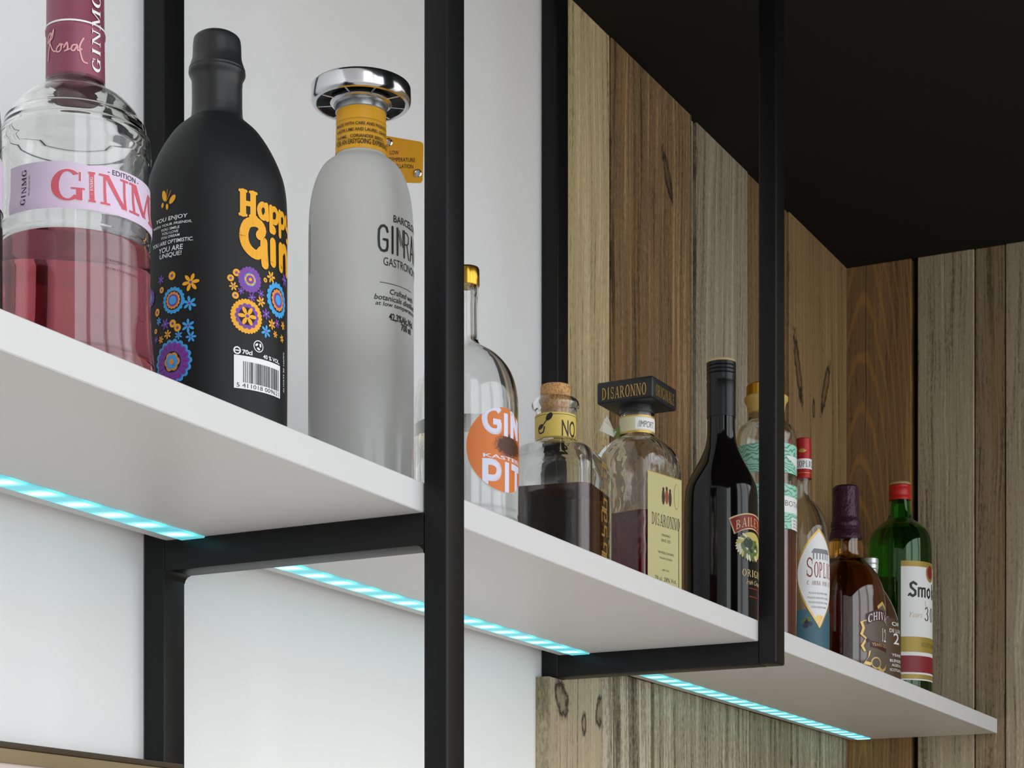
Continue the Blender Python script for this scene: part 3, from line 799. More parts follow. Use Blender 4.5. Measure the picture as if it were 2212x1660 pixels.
mb.lathe([(0, b.z(230)), (b.rad(60), b.z(230)), (b.rad(67), zb_ + .0002), (b.rad(66), zb_ + .002), (0, zb_ + .002)], CHROME, 64)
mb.build('hub', wheel, angle=40)
for k in range(9):
    t = 2 * pi * (k + .22) / 9; mb = MB()
    mb.box(b.rad(60), b.rad(95), -.00075, .00075, zb_ - .0003, zb_ + .006, CHROME, bev=.0003, seg=1)
    mb.v = [(x * cos(t) - y * sin(t), x * sin(t) + y * cos(t), z) for x, y, z in mb.v]
    mb.build('spoke', wheel, smooth=False)
Rn = b.rad(55); ns = (b.d - Rn) / F
def neck_surf(u, v, lift): return ((Rn + .0006 + lift) * sin(u / Rn), -(Rn + .0006 + lift) * cos(u / Rn), v)
a = Art(); DKTXT = mat('dark brown print', (44, 34, 18), rough=.5)
def nuv(px, py): return Rn * asin(max(-.99, min(.99, (px - 780) / 55.0))), b.uv(px, py, Rn)[1]
for txt, px, py, w, h in (('MADE WITH CARE AND PASSION...', 731, 280, 132, 7), ('KAFFIR LIME AND LAUREL LEAVES...', 731, 293, 134, 7), ('THYME... CORIANDER SEEDS...', 731, 307, 120, 7), ('FOR AN EASYGOING EXPERIENCE', 730, 321, 138, 11)):
    u_, v_ = nuv(px, py); a.text(txt, u_, v_, w * ns, h * ns, DKTXT, bold=.015)
for py in (255, 330): v_ = nuv(780, py)[1]; a.rect(-Rn * 1.5, Rn * 1.5, v_, v_ + .6 * ns, DKTXT)
a.build('band_lettering', neck_surf, b.root)
# tag card behind the neck
ty = Rn * 1.02 + .0006
tz = lambda px, py: b.z(py, ty * .98) ; tx = lambda px: (px - 780) * (b.d + ty) / F
def rounded(pts, r=.003, n=5):
    out = []
    for i, p in enumerate(pts):
        a_, c_ = Vector(pts[i - 1]), Vector(pts[(i + 1) % len(pts)]); p = Vector(p)
        d1 = (a_ - p).normalized() * r; d2 = (c_ - p).normalized() * r
        for k in range(n + 1):
            t = k / n; q = (p + d1) * (1 - t) ** 2 + p * 2 * t * (1 - t) + (p + d2) * t * t; out.append((q.x, q.y))
    return out
outl = rounded([(tx(785), tz(0, 290)), (tx(790), tz(0, 372)), (tx(866), tz(0, 376)), (tx(872), tz(0, 391)), (tx(913), tz(0, 391)), (tx(915), tz(0, 303)), (tx(830), tz(0, 291))], .0032)[::1]
mb = MB(); n_ = len(outl)
ar = sum(outl[i][0] * outl[(i + 1) % n_][1] - outl[(i + 1) % n_][0] * outl[i][1] for i in range(n_))
if ar < 0: outl = outl[::-1]
mb.loft([[(x, ty + .0009, z) for x, z in outl], [(x, ty, z) for x, z in outl]], YBAND, True, True)
tagc = mb.build('neck_tag', b.root, smooth=False)
a = Art()
for txt, px, py, w, h in (('LOW', 842, 332, 20, 9), ('TEMPERATURE', 840, 347, 58, 9), ('DISTILLATION', 840, 361, 54, 9)):
    a.text(txt, tx(px), tz(0, py), w * ns, h * ns, DKTXT)
a.build('tag_lettering', lambda u, v, l: (u, ty - l, v), tagc)
for px, py in ((839, 306), (902, 371)):
    mb = MB(); mb.lathe([(.0016, -.0006), (.0022, -.0012), (.0031, -.0006), (.0031, .0004), (.0016, .0004), (.0016, -.0006)], CHROME, 24)
    mb.lathe([(0, -.0002), (.0016, -.0002)][::1], mat('pale wall seen through eyelet', (205, 205, 205)), 16)
    mb.v = [(tx(px) + x, ty + z, tz(0, py) + y) for x, y, z in mb.v]; mb.build('eyelet', tagc, angle=50)
ps = (b.d - b.R) / F
a = Art()
for txt, px, py, w, h, bo in (('BARCELONA', 850, 480, 110, 16, .012), ('GASTRONOMIC GIN', 828, 573, 170, 18, 0)):
    u_, v_ = b.uv(px, py); a.text(txt, u_, v_, w * ps, h * ps, BLACKP, bold=bo)
u_, v_ = b.uv(815, 541)
H_ = 57
def ln(pts, w): a.line([(u_ + x * ps, v_ + y * ps) for x, y in pts], w * ps, BLACKP, 1)
ln([(24, 44), (22, 52), (16, 56), (9, 54), (4, 46), (3, 28), (4, 10), (9, 2), (16, 1), (22, 4), (24, 12), (24, 26), (15, 26)], 5.5)
ln([(37, 0), (37, 57)], 5.5); ln([(51, 0), (51, 57)], 5.5); ln([(52, 52), (62, 22)], 2.2); ln([(56, 54), (66, 26)], 2.2); ln([(68, 20), (68, 57)], 2.2); ln([(73, 0), (73, 57)], 5.5)
ln([(73, 55), (84, 55), (91, 48), (91, 36), (84, 29), (76, 29)], 3); ln([(84, 29), (92, 0)], 3.5)
ln([(100, 0), (110, 57), (120, 0)], 4); ln([(103, 18), (117, 18)], 3); ln([(126, 57), (132, 0), (139, 40), (146, 0), (152, 57)], 4)
u_, v_ = b.uv(820, 610); a.rect(u_, u_ + 100 * ps, v_, v_ + 1.2 * ps, BLACKP)
for txt, px, py, w, h, bo, sh in (('Crafted with', 841, 636, 84, 12, .012, .2), ('botanicals distilled', 808, 646, 130, 12, .012, .2), ('at low temperature', 810, 661, 128, 12, .012, .2), ('42,3%Alc./Vol.', 840, 694, 88, 18, .03, 0), ('700 ml', 866, 715, 40, 16, .03, 0)):
    u_, v_ = b.uv(px, py); a.text(txt, u_, v_, w * ps, h * ps, BLACKP, bold=bo, shear=sh)
a.build('printed_lettering', b.surf(), b.root, du=.003, dv=.006)
a = Art(); u_, v_ = b.uv(671, 590); a.text('GASTRONOMIC GIN BARCELONA', u_, v_, 110 * ps, 12 * ps, mat('grey print', (110, 110, 110)), rot=pi / 2)
a.build('side_print', b.surf(), b.root, du=.003, dv=.006)

# ---- clear bottle with the round orange label, half hidden by the frame
LIQ = mat('clear spirit', lin=(.97, .98, .97), rough=0, trans=1, ior=1.35)
b = Bottle('gin_bottle', 'clear round-shouldered bottle with orange circle label and gold cap behind the steel post', 1008, .790,
           [(600, 22), (618, 22), (624, 25.5), (638, 25.5), (644, 23.5), (736, 24.5), (742, 27), (748, 33), (757, 48), (768, 65), (785, 82), (805, 96), (830, 105.5), (860, 111), (890, 112.5), (1160, 112.5)])
b.make_profile(); b.shell(GLASS, t=.003, tb=.012); b.liquid(LIQ, b.uv(1020, 893)[1])
b.ringpart('cap', [(580, 26), (584, 27.5), (618, 28), (620, 27)], GOLD)
ps = (b.d - b.R) / F
OR_LAB = mat('orange label with cocoa smudge', (206, 112, 44), rough=.5)
t_ = NT(OR_LAB); tc_ = t_.node('ShaderNodeTexCoord').outputs['Object']
cu_, cv_ = b.R * .79, b.uv(1086, 972)[1]
sub = t_.node('ShaderNodeVectorMath', operation='SUBTRACT'); t_.L(tc_, sub.inputs[0]); sub.inputs[1].default_value = (b.R * sin(.95), -b.R * cos(.95), cv_ + .004)
ml = t_.node('ShaderNodeVectorMath', operation='MULTIPLY'); t_.L(sub.outputs[0], ml.inputs[0]); ml.inputs[1].default_value = (1 / .021, 1 / .03, 1 / .0135)
le = t_.node('ShaderNodeVectorMath', operation='LENGTH'); t_.L(ml.outputs[0], le.inputs[0])
nz = t_.noise(t_.map(tc_, sc=(420, 420, 420)), 1, 5, .75)
mk = t_.math('MULTIPLY_ADD', t_.math('SUBTRACT', 1.25, t_.math('ADD', le.outputs['Value'], t_.math('MULTIPLY', nz, .9))), 4.0, 0.0, clamp=True)
cc_ = t_.mix(t_.math('MULTIPLY', nz, .25), s2l((212, 116, 46)), s2l((190, 100, 38)))
t_.L(t_.mix(mk, cc_, s2l((74, 42, 24))), t_.b.inputs['Base Color'])
LAV = mat('pale lavender print', (214, 214, 232), rough=.5)
a = Art(); rr_ = 92 * ps
a.disc(cu_, cv_, rr_, OR_LAB, 1, 64)
def circ_clip(polys_):
    """keep only what lies inside the round label"""
    out = []
    circ = circle_pts(cu_, cv_, rr_, 40)
    for p in polys_:
        for i in range(len(circ)):
            a0, a1 = circ[i], circ[(i + 1) % len(circ)]
            n0, n1 = -(a1[1] - a0[1]), (a1[0] - a0[0]); q = []
            f_ = lambda P: (P[0] - a0[0]) * n0 + (P[1] - a0[1]) * n1
            for j, A in enumerate(p):
                B_ = p[(j + 1) % len(p)]; fa, fb = f_(A), f_(B_)
                if fa >= 0: q.append(A)
                if (fa >= 0) != (fb >= 0):
                    t = fa / (fa - fb); q.append((A[0] + (B_[0] - A[0]) * t, A[1] + (B_[1] - A[1]) * t))
            p = q
            if len(p) < 3: break
        if len(p) >= 3: out.append(p)
    return out
def strokes_on(u0, v0, lines, w, sm=True):
    for pts in lines:
        q = [(u0 + x * ps, v0 + y * ps) for x, y in pts]
        ps_ = stroke_polys(smooth_line(q) if len(q) > 2 else q, w * ps, False)
        a.polys(circ_clip(ps_), LAV, 2)
u_, v_ = b.uv(1041, 935)
strokes_on(u_, v_, [[(44, 50), (34, 57), (18, 54), (7, 42), (7, 22), (18, 8), (34, 6), (42, 12), (42, 27)], [(47, 27), (26, 27)], [(62, 0), (62, 50)], [(84, 0), (84, 58)], [(84, 55), (110, 4)], [(110, 0), (110, 58)]], 13)
a.rect(u_ + 55.5 * ps, u_ + 68.5 * ps, v_ + 54 * ps, v_ + 62 * ps, OR_LAB, 2)
a.text('KASTEEL', u_ + 2 * ps, v_ - 52 * ps, 130 * ps, 8 * ps, LAV, 2, bold=.02)
u_, v_ = b.uv(1046, 1048)
strokes_on(u_, v_, [[(2, -14), (2, 58)], [(2, 51), (22, 51), (34, 44), (36, 33), (32, 22), (22, 17), (2, 17)], [(60, -30), (60, 57)], [(76, 50), (120, 50)], [(98, -24), (98, 57)]], 14)
a.build('label', b.surf(), b.root, du=.003, dv=.006)

# ---- square-section bottles
def rrect(h, c, z, n=7):
    c = min(c, h * .9999); out = []
    for k, (sx, sy) in enumerate(((1, 1), (-1, 1), (-1, -1), (1, -1))):
        for j in range(n):
            t = pi / 2 * k + pi / 2 * j / (n - 1); out.append((sx * (h - c) + c * cos(t), sy * (h - c) + c * sin(t), z))
    return out
class SquareBottle(Bottle):
    def sections(s, secs, it=1):
        """(half, corner radius, z) from bottom to top"""
        p = [tuple(q) for q in secs]
        for _ in range(it):
            q = [p[0]]
            for a_, c_ in zip(p[:-1], p[1:]):
                q.append(tuple(x * .75 + y * .25 for x, y in zip(a_, c_))); q.append(tuple(x * .25 + y * .75 for x, y in zip(a_, c_)))
            q.append(p[-1]); p = q
        s.sec = p; s.ztop = p[-1][2]
    def at(s, z):
        for a_, c_ in zip(s.sec[:-1], s.sec[1:]):
            if a_[2] <= z <= c_[2] and c_[2] > a_[2]:
                t = (z - a_[2]) / (c_[2] - a_[2]); return a_[0] + (c_[0] - a_[0]) * t, a_[1] + (c_[1] - a_[1]) * t
        return s.sec[-1][:2] if z > s.sec[-1][2] else s.sec[0][:2]
    def shell(s, m, t=.0032, tb=.008):
        s.thick, s.tb = t, tb; rings = [rrect(h, c, z) for h, c, z in s.sec]
        for k in range(41):
            z = s.ztop - (s.ztop - tb) * k / 40; h, c = s.at(z); rings.append(rrect(max(h - t, .004), max(c - t * .6, .0035), z))
        mb = MB(); mb.loft(rings, m); return mb.build('glass_body', s.root, angle=50)
    def liquid(s, m, z1, grow=.0009):
        rings = []; tb = s.tb - .0006
        for k in range(25):
            z = tb + (z1 - tb) * k / 24; h, c = s.at(z); rings.append(rrect(h - s.thick + grow, max(c - s.thick * .6, .0035), z))
        mb = MB(); mb.loft(rings, m); return mb.build('liquid', s.root, angle=50)

RUM = liquid_mat('dark rum', (.62, .36, .12), 80)
CORK = mat('cork', (196, 148, 92), rough=.85)
t_ = NT(CORK); tc_ = t_.node('ShaderNodeTexCoord').outputs['Object']; nz = t_.noise(t_.map(tc_, sc=(500, 500, 500)), 1, 4, .7)
t_.L(t_.ramp(nz, [(.3, s2l((120, 78, 42))), (.5, s2l((198, 150, 96))), (.8, s2l((220, 178, 124)))]), t_.b.inputs['Base Color'])
b = SquareBottle('rum_bottle', 'square glass bottle of dark spirit closed with a bare cork', 1200, .795, [(900, 100)], rz=math.radians(9))
h = 104 * b.px
zz = b.z
b.sections([(h * .93, .010, .0), (h, .012, .003), (h, .012, .008), (h, .012, zz(1040)), (h * .985, .013, zz(1014)), (h * .92, .016, zz(992)), (h * .76, .022, zz(974)), (b.rad(54), b.rad(54), zz(962)), (b.rad(44), b.rad(44), zz(953)), (b.rad(43), b.rad(43), zz(945)),
            (b.rad(43), b.rad(43), zz(893)), (b.rad(45), b.rad(45), zz(889)), (b.rad(52), b.rad(52), zz(882)), (b.rad(52), b.rad(52), zz(873)), (b.rad(46), b.rad(46), zz(864)), (b.rad(40), b.rad(40), zz(862))])
b.shell(GLASS, t=.004, tb=.012); b.R = h; b.liquid(RUM, b.uv(1200, 1045)[1])
b.ringpart('cork', [(834, 30), (837, 32.5), (866, 32.5), (905, 30)], CORK)
Rn = b.rad(43.4)
YPAP = mat('straw yellow paper', (214, 186, 92), rough=.5)
dirn = atan2(b.n[1], b.n[0]) - b.root.rotation_euler.z      # camera-facing direction in the bottle's own axes
def neck_lab(u, v, l):
    t = dirn + u / Rn; return ((Rn + .0003 + l) * cos(t), (Rn + .0003 + l) * sin(t), v)
a = Art(); ns = (b.d - Rn) / F
def nuv(px, py): return Rn * asin(max(-.99, min(.99, (px - 1200) / 43.4))), b.uv(px, py, Rn)[1]
vt, vb = nuv(1200, 890)[1], nuv(1200, 948)[1]
a.rect(-Rn * 2.4, Rn * 2.4, vb, vt, YPAP, 1); a.rect(-Rn * 2.4, Rn * 2.4, vt - 5 * ns, vt - 4 * ns, BLACKP, 2)
u_, v_ = nuv(1170, 928); a.line([(u_ - 8 * ns, v_ + 2 * ns), (u_ - 4 * ns, v_ - 8 * ns), (u_ + 6 * ns, v_ - 7 * ns), (u_ + 9 * ns, v_ + 4 * ns)], 3 * ns, BLACKP, 2, smooth=True)
a.disc(u_ - 1 * ns, v_ + 5 * ns, 8 * ns, BLACKP, 2, 12, ry=5 * ns, rot=.5); a.line([(u_ + 4 * ns, v_ + 6 * ns), (u_ + 16 * ns, v_ + 20 * ns)], 2.5 * ns, BLACKP, 2); a.disc(u_ + 20 * ns, v_ + 25 * ns, 10 * ns, BLACKP, 2, 14, ry=6 * ns, rot=.9)
u_, v_ = nuv(1213, 943); a.text('NO.', u_, v_, 42 * ns, 36 * ns, BLACKP, 2, bold=.01)
a.build('neck_label', neck_lab, b.root)
# gold fret column on the narrow face
a = Art(); w = 7 * b.px * 2.2
hh = h + .0002
def fret(u, v, q):
    L_ = [[(0, 0), (0, 1), (1, 1), (1, .3), (.5, .3), (.5, .65)], [(0, 0), (1, 0), (1, .8), (.4, .8), (.4, .4)], [(0, .2), (.5, .2), (.5, 1), (1, 1), (1, .2)]][q % 3]
    for p_, q_ in zip(L_[:-1], L_[1:]):
        a.polys(stroke_polys([(u + p_[0] * .017, v + p_[1] * .011), (u + q_[0] * .017, v + q_[1] * .011)], .0022, False), GOLDP)
for k in range(9): fret(-.002, .004 + k * .0135, k)
a.build('gold_print', lambda u, v, l: (u, -hh - l, v), b.root)
a = Art()
DIM = mat('faded amber print', (120, 66, 26), rough=.5)
rb = random.Random(2)
for k in range(9): a.text('THE SPICED RUM'[:5 + rb.randint(0, 6)], -.02 + rb.random() * .006, .006 + k * .0095, .022, .0062, DIM)
a.build('back_print', lambda u, v, l: (h - .0034 - l, -u, v), b.root)

# ---- amaretto in a square bottle with big black square cap
AMBER = liquid_mat('amber liqueur', (.80, .12, .05), 80)
b = SquareBottle('liqueur_bottle', 'square rippled glass bottle with big black square cap and cream label', 1376, .795, [(900, 100)], rz=math.radians(-12))
h = 74.5 * b.px; zz = b.z
b.sections([(h * .93, .009, .0), (h, .011, .003), (h, .011, .008), (h, .011, zz(1030)), (h * .99, .012, zz(1005)), (h * .93, .016, zz(978)), (h * .76, .022, zz(960)), (b.rad(40), b.rad(40), zz(948)), (b.rad(36), b.rad(36), zz(940)), (b.rad(36), b.rad(36), zz(890))])
GLASSR = mat('hand-rippled glass', lin=(.95, .965, .945), rough=.01, trans=1, ior=1.46)
t_ = NT(GLASSR); t_.bump(t_.noise(t_.map(t_.node('ShaderNodeTexCoord').outputs['Object'], sc=(38, 38, 26)), 1, 2), .5, .005)
b.shell(GLASSR, t=.0036, tb=.010); b.R = h; b.liquid(AMBER, b.uv(1376, 1104)[1])
CAPB = mat('black cap plastic', (34, 34, 36), rough=.36)
mb = MB(); hc = 65.5 * b.px
mb.box(-hc, hc, -hc, hc, zz(882), zz(835), CAPB, bev=.0022, seg=3)
mb.lathe([(0, zz(897)), (b.rad(38), zz(897)), (b.rad(38), zz(880)), (0, zz(880))], CAPB, 40)
capo = mb.build('cap', b.root); capo.rotation_euler = (0, 0, math.radians(11))
a = Art()
a.serif('DISARONNO', -hc * .80, zz(874), hc * 1.58, 25 * b.px, GOLDP, 1)
a.build('cap_lettering', lambda u, v, l: (-hc - l, -u, v), capo)
a = Art(); a.serif('ORIGINALE', -hc * .74, zz(874), hc * 1.5, 24 * b.px, GOLDP, 1)
a.serif
a.build('cap_lettering', lambda u, v, l: (u, -hc - l, v), capo)
CREAM = mat('cream label', (186, 180, 128), rough=.55); CREAM2 = mat('pale cream paper', (214, 206, 168), rough=.55)
Rn = b.rad(37); dirn = atan2(b.n[1], b.n[0]) - b.root.rotation_euler.z; ns = (b.d - Rn) / F
def neck_lab(u, v, l):
    t = dirn + u / Rn; return ((Rn + .0003 + l) * cos(t), (Rn + .0003 + l) * sin(t), v)
a = Art(); vt, vb = b.uv(1373, 896, Rn)[1], b.uv(1373, 934, Rn)[1]
a.rect(-Rn * 2.3, Rn * 2.3, vb, vt, CREAM2, 1); a.rect(-Rn * 2.3, Rn * 2.3, vb, vb + 4 * ns, GOLDP, 2); a.rect(-Rn * 2.3, Rn * 2.3, vt - 3 * ns, vt, GOLDP, 2)
a.rect(Rn * -.1, Rn * 2.3, vb + 7 * ns, vt - 6 * ns, WHITE, 2)
a.text('/IMPORT', Rn * .02, vb + 11 * ns, 40 * ns, 14 * ns, mat('olive print', (92, 88, 56)), 3, shear=.15)
a.build('neck_label', neck_lab, b.root)
a = Art(); DKB = mat('dark label print', (54, 44, 34), rough=.5); REDP = mat('brick red print', (142, 58, 40), rough=.5)
vt, vb = zz(1038), .004
w = h * .90
a.rect(-w, w * .90, vb, vt, CREAM, 1); a.rect(-w, w * .90, vt - .0008, vt, GOLDP, 2)
px = b.px
for k, (x, y) in enumerate(((-14, 0), (0, 3), (14, 0))):
    a.disc(w * .05 + x * px * .9, vt - 48 * px + y * px, 6 * px, REDP if k == 1 else DKB, 2, 10, ry=17 * px); a.disc(w * .05 + x * px * .9, vt - 31 * px + y * px, 4 * px, DKB, 2, 8)
a.serif('DISARONNO', -w * .78, vt - 112 * px, w * 1.56, 26 * px, DKB, 2)
for txt, dy, ww, hh_ in (('ORIGINALE', 132, .5, 5), ('- SINCE 1525 -', 144, .62, 6), ('THE WORLD FAVOURITE', 170, .9, 5), ('ITALIAN LIQUEUR', 182, .7, 5), ('28% VOL', 206, .4, 4), ('70 cl  28% Vol.', 228, 1.2, 9)):
    a.text(txt, -w * ww * .5, vt - dy * px, w * ww, hh_ * px, DKB, 2)
a.rect(w * .72, w * .75, vb + .01, vt - .04, DKB, 2); a.disc(w * .6, vt - 40 * px, 10 * px, GOLDP, 2, 16, ry=28 * px); a.disc(w * .6, vt - 40 * px, 8.6 * px, CREAM, 3, 16, ry=26 * px)
a.build('label', lambda u, v, l: (u, -h - l, v), b.root)
mb = MB(); TORN = mat('torn white paper', (222, 220, 206), rough=.7); LEAFG = mat('green paper edge', (108, 132, 60), rough=.6)
rb = random.Random(9)
pts = [(-72, 912), (-64, 900), (-57, 915), (-50, 930), (-44, 936), (-50, 946), (-60, 942), (-74, 936), (-82, 932), (-78, 924)]
rot_ = b.root.rotation_euler.z
def tl(dx, dy, off=0.0):
    x, y = dx * b.px, -.004 + off
    wx, wy = b.t[0] * x - b.n[0] * y, b.t[1] * x - b.n[1] * y
    return (wx * cos(-rot_) - wy * sin(-rot_), wx * sin(-rot_) + wy * cos(-rot_), b.z(dy))
ring = [tl(x, y, rb.uniform(-.003, .003)) for x, y in pts][::-1]
mb.loft([ring, [(x + .0004, y + .0003, z) for x, y, z in ring]], TORN)
ring = [tl(x, y, 0) for x, y in ((-50, 930), (-37, 922), (-33, 936), (-40, 948), (-48, 942))][::-1]
mb.loft([ring, [(x + .0004, y + .0003, z) for x, y, z in ring]], LEAFG)
tag(mb.build('torn_seal', b.root, smooth=False), 'torn white paper seal')

# ---- dark cream-liqueur bottle
DARKGL = mat('glossy black-brown glass', (15, 12, 13), rough=.08, spec=.5)
b = Bottle('liqueur_bottle', 'tall glossy black bottle with red and gold arched label', 1558, .790,
           [(850, 30), (930, 30.5), (948, 31.5), (964, 34), (980, 40), (1000, 50), (1020, 62), (1040, 72), (1058, 78), (1085, 80.5), (1330, 80.5)])
b.make_profile(base_r=.92); b.solid(DARKGL)
BCAP = mat('black screw cap', (20, 20, 21), rough=.3)
b.ringpart('screw_cap', [(784, 29), (786, 32), (793, 32), (794.5, 30.5), (796, 32), (801, 32), (802.5, 30.5), (804, 32), (809, 32), (810.5, 30.5), (812, 32), (820, 32), (824, 30.8), (828, 32), (850, 31.6), (905, 31.6)], BCAP)
b.ringpart('cap_rim', [(779, 25), (781, 31), (786, 32.3)], mat('pale gold rim', (208, 190, 140), rough=.4))
ps = (b.d - b.R) / F; a = Art()
CREAMB = mat('cream border', (222, 196, 142), rough=.5); REDB = mat('deep red panel', (140, 32, 24), rough=.45)
def bu(px, py): return b.uv(px, py)
ua, va = bu(1578, 1130); cu_ = b.R * .95; 
def archpts(off, x0, x1, n=14): return [(x0 + (x1 - x0) * k / n, off + .0075 * (1 - (2 * k / n - 1) ** 2)) for k in range(n + 1)]
x0, x1 = ua, 2 * cu_ - ua
tl_, bl_ = b.uv(1582, 1120)[1], b.uv(1590, 1155)[1]
def archband(x0, x1, v0, v1, ins, m, L_):
    up = archpts(v1, x0 - .002, x1 + .002); lo = archpts(v0, x0 + .004, x1 - .004)
    for k in range(len(up) - 1): a.polys([[lo[k], lo[k + 1], up[k + 1], up[k]]], m, L_)
archband(x0, x1, bl_, tl_, 0, CREAMB, 1); archband(x0 + .0014, x1 - .0014, bl_ + .0014, tl_ - .0014, 0, REDB, 2)
a.serif('BAILEYS', x0 + .006, bl_ + .0048, x1 - x0 - .012, tl_ - bl_ - .0075, CREAMB, 3, arch=.0058)
u_, v_ = bu(1626, 1182)
cu2 = cu_
GRN = mat('meadow green print', (96, 116, 58)); YELG = mat('straw print', (206, 190, 104)); DGR = mat('deep green print', (36, 58, 40)); WHC = mat('cream white print', (224, 222, 200))
a.disc(cu2, v_, 44 * ps, YELG, 1, 28, ry=31 * ps); a.disc(cu2 - 4 * ps, v_ - 4 * ps, 32 * ps, GRN, 2, 20, ry=18 * ps); a.disc(cu2 - 12 * ps, v_ + 6 * ps, 14 * ps, DGR, 3, 14, ry=12 * ps)
rb = random.Random(4)
for k in range(16):
    t = 2.2 + k * .19; a.disc(cu2 + 40 * ps * cos(t), v_ + 27 * ps * sin(t), 8 * ps, rb.choice((WHC, WHC, GRN, YELG)), 4, 8, ry=3 * ps, rot=t + .5)
for k in range(10): a.disc(cu2 + rb.uniform(-26, 20) * ps, v_ + rb.uniform(-18, 18) * ps, 5 * ps, rb.choice((WHC, YELG, GRN, DGR)), 4, 8, ry=3 * ps)
u_, v_ = bu(1603, 1244); a.serif('ORIGINAL', u_, v_, 100 * ps, 15 * ps, CREAMB)
u_, v_ = bu(1612, 1262); a.text('Irish Cream', u_, v_, 60 * ps, 10 * ps, CREAMB, shear=.25)
for py in (1272, 1290): u_, v_ = bu(1618, py); a.rect(u_, u_ + 60 * ps, v_, v_ + 2 * ps, REDB)
a.build('label', b.surf(), b.root, du=.003, dv=.006)

# ---- rosy spirit with patterned mint labels, behind the hanging frame
MINT = mat('mint patterned paper', (150, 206, 184), rough=.55)
t_ = NT(MINT); tc_ = t_.node('ShaderNodeTexCoord').outputs['Object']
wv = t_.node('ShaderNodeTexWave', wave_type='RINGS', rings_direction='SPHERICAL'); t_.L(t_.map(tc_, sc=(120, 120, 120)), wv.inputs['Vector']); wv.inputs['Scale'].default_value = .6; wv.inputs['Distortion'].default_value = 14; wv.inputs['Detail'].default_value = 1.5
t_.L(t_.ramp(wv.outputs[1], [(.0, s2l((96, 148, 126))), (.22, s2l((110, 166, 142))), (.34, s2l((156, 212, 190))), (1, s2l((160, 216, 194)))]), t_.b.inputs['Base Color'])
ROSY = liquid_mat('rosy brown spirit', (.72, .25, .22), 34)
b = Bottle('gin_bottle', 'bottle with two mint-green patterned labels and rosy liquid, behind the hanging frame post', 1655, .800,
           [(862, 36), (872, 36), (880, 38), (905, 39.5), (913, 42), (919, 50), (926, 59), (936, 63.5), (950, 65.5), (980, 66), (1420, 66)])
b.make_profile(); b.shell(GLASS, t=.003, tb=.012); b.liquid(ROSY, b.uv(1700, 1062)[1])
b.ringpart('stopper', [(833, 40), (836, 43), (858, 43.5), (859, 41)], GOLD)
b.ringpart('stopper_collar', [(858, 44), (861, 47.5), (868, 47.5), (874, 43), (884, 41), (900, 38)], mat('honey wood collar', (204, 170, 96), rough=.45))
ps = (b.d - b.R) / F; a = Art()
v_ = [b.uv(1656, y)[1] for y in (955, 1019, 1043, 1140)]
a.rect(-b.R * 2.2, b.R * 2.2, v_[1], v_[0], MINT, 1); a.rect(-b.R * 2.2, b.R * 2.2, v_[3], v_[2], MINT, 1)
u_, q_ = b.uv(1718, 997); 
a.poly([(u_ - 34 * ps, v_[0] - 26 * ps), (u_ + 30 * ps, v_[0] - 26 * ps), (u_ + 30 * ps, v_[1] + 14 * ps), (u_ - 6 * ps, v_[1] + 20 * ps), (u_ - 34 * ps, v_[1] + 33 * ps)], WHITE, 2)
a.rect(u_ - 44 * ps, u_ + 60 * ps, v_[2] - 62 * ps, v_[2] - 27 * ps, WHITE, 2); a.rect(u_ - 20 * ps, u_ + 60 * ps, v_[3], v_[3] + 26 * ps, WHITE, 2)
GREYT = mat('thin grey print', (120, 116, 110))
a.text('BOTANIQUE', u_ - 40 * ps, v_[2] - 50 * ps, 110 * ps, 14 * ps, GREYT, 3)
for k in range(3): a.text('DRY GIN DISTILLED', u_ - 14 * ps, v_[3] + (4 + 7 * k) * ps, 60 * ps, 4 * ps, GREYT, 3)
a.build('label', b.surf(), b.root, du=.003, dv=.008)

# ---- clear vodka with leaf-shaped label and red cap
b = Bottle('vodka_bottle', 'clear bottle with pointed white gold-edged label and red cap banded in white', 1735, .800,
           [(1028, 15), (1040, 14), (1046, 13), (1074, 13.5), (1080, 17), (1088, 25), (1098, 33), (1110, 41), (1128, 49), (1150, 54), (1180, 56.5), (1440, 56.5)])
TEAL = mat('teal paper', (58, 98, 112), rough=.5)
b.make_profile(); b.shell(GLASS, t=.0028, tb=.012); b.liquid(liquid_mat('pale cherry vodka', (.7, .4, .3), 30), b.uv(1735, 1318)[1])
REDC = mat('wine red cap', (168, 28, 34), rough=.35, metal=.2)
b.ringpart('cap', [(949, 15), (951, 17.5), (1026, 17.8), (1030, 18.6), (1036, 18.4)], REDC)
Rn = b.rad(17.8); ns = (b.d - Rn) / F
a = Art(); vt, vb = b.uv(1735, 991, Rn)[1], b.uv(1735, 1013, Rn)[1]
a.rect(-Rn * 2.5, Rn * 2.5, vb, vt, WHITE, 1); a.serif('SOPLICA', -Rn * .8, vb + 4 * ns, 44 * ns, 13 * ns, BLACKP, 2); v2 = b.uv(1735, 1022, Rn)[1]; a.rect(-Rn * 2.5, Rn * 2.5, v2, v2 + 1 * ns, GOLDP, 1)
u_ = -Rn * .1; v_ = b.uv(1732, 978, Rn)[1]
for k in range(5):
    t = pi / 2 + (k - 2) * .5; a.disc(u_ + 5 * ns * cos(t), v_ + 5 * ns * sin(t), 5 * ns, GOLDP, 1, 10, ry=1.7 * ns, rot=t)
a.build('cap_band', lambda u, v, l: ((Rn + .0002 + l) * sin(u / Rn), -(Rn + .0002 + l) * cos(u / Rn), v), b.root)
ps = (b.d - b.R) / F; a = Art()
cu_ = b.R * .66; vt, vb = b.uv(1773, 1142)[1], b.uv(1770, 1358)[1]; hw = b.R * .92
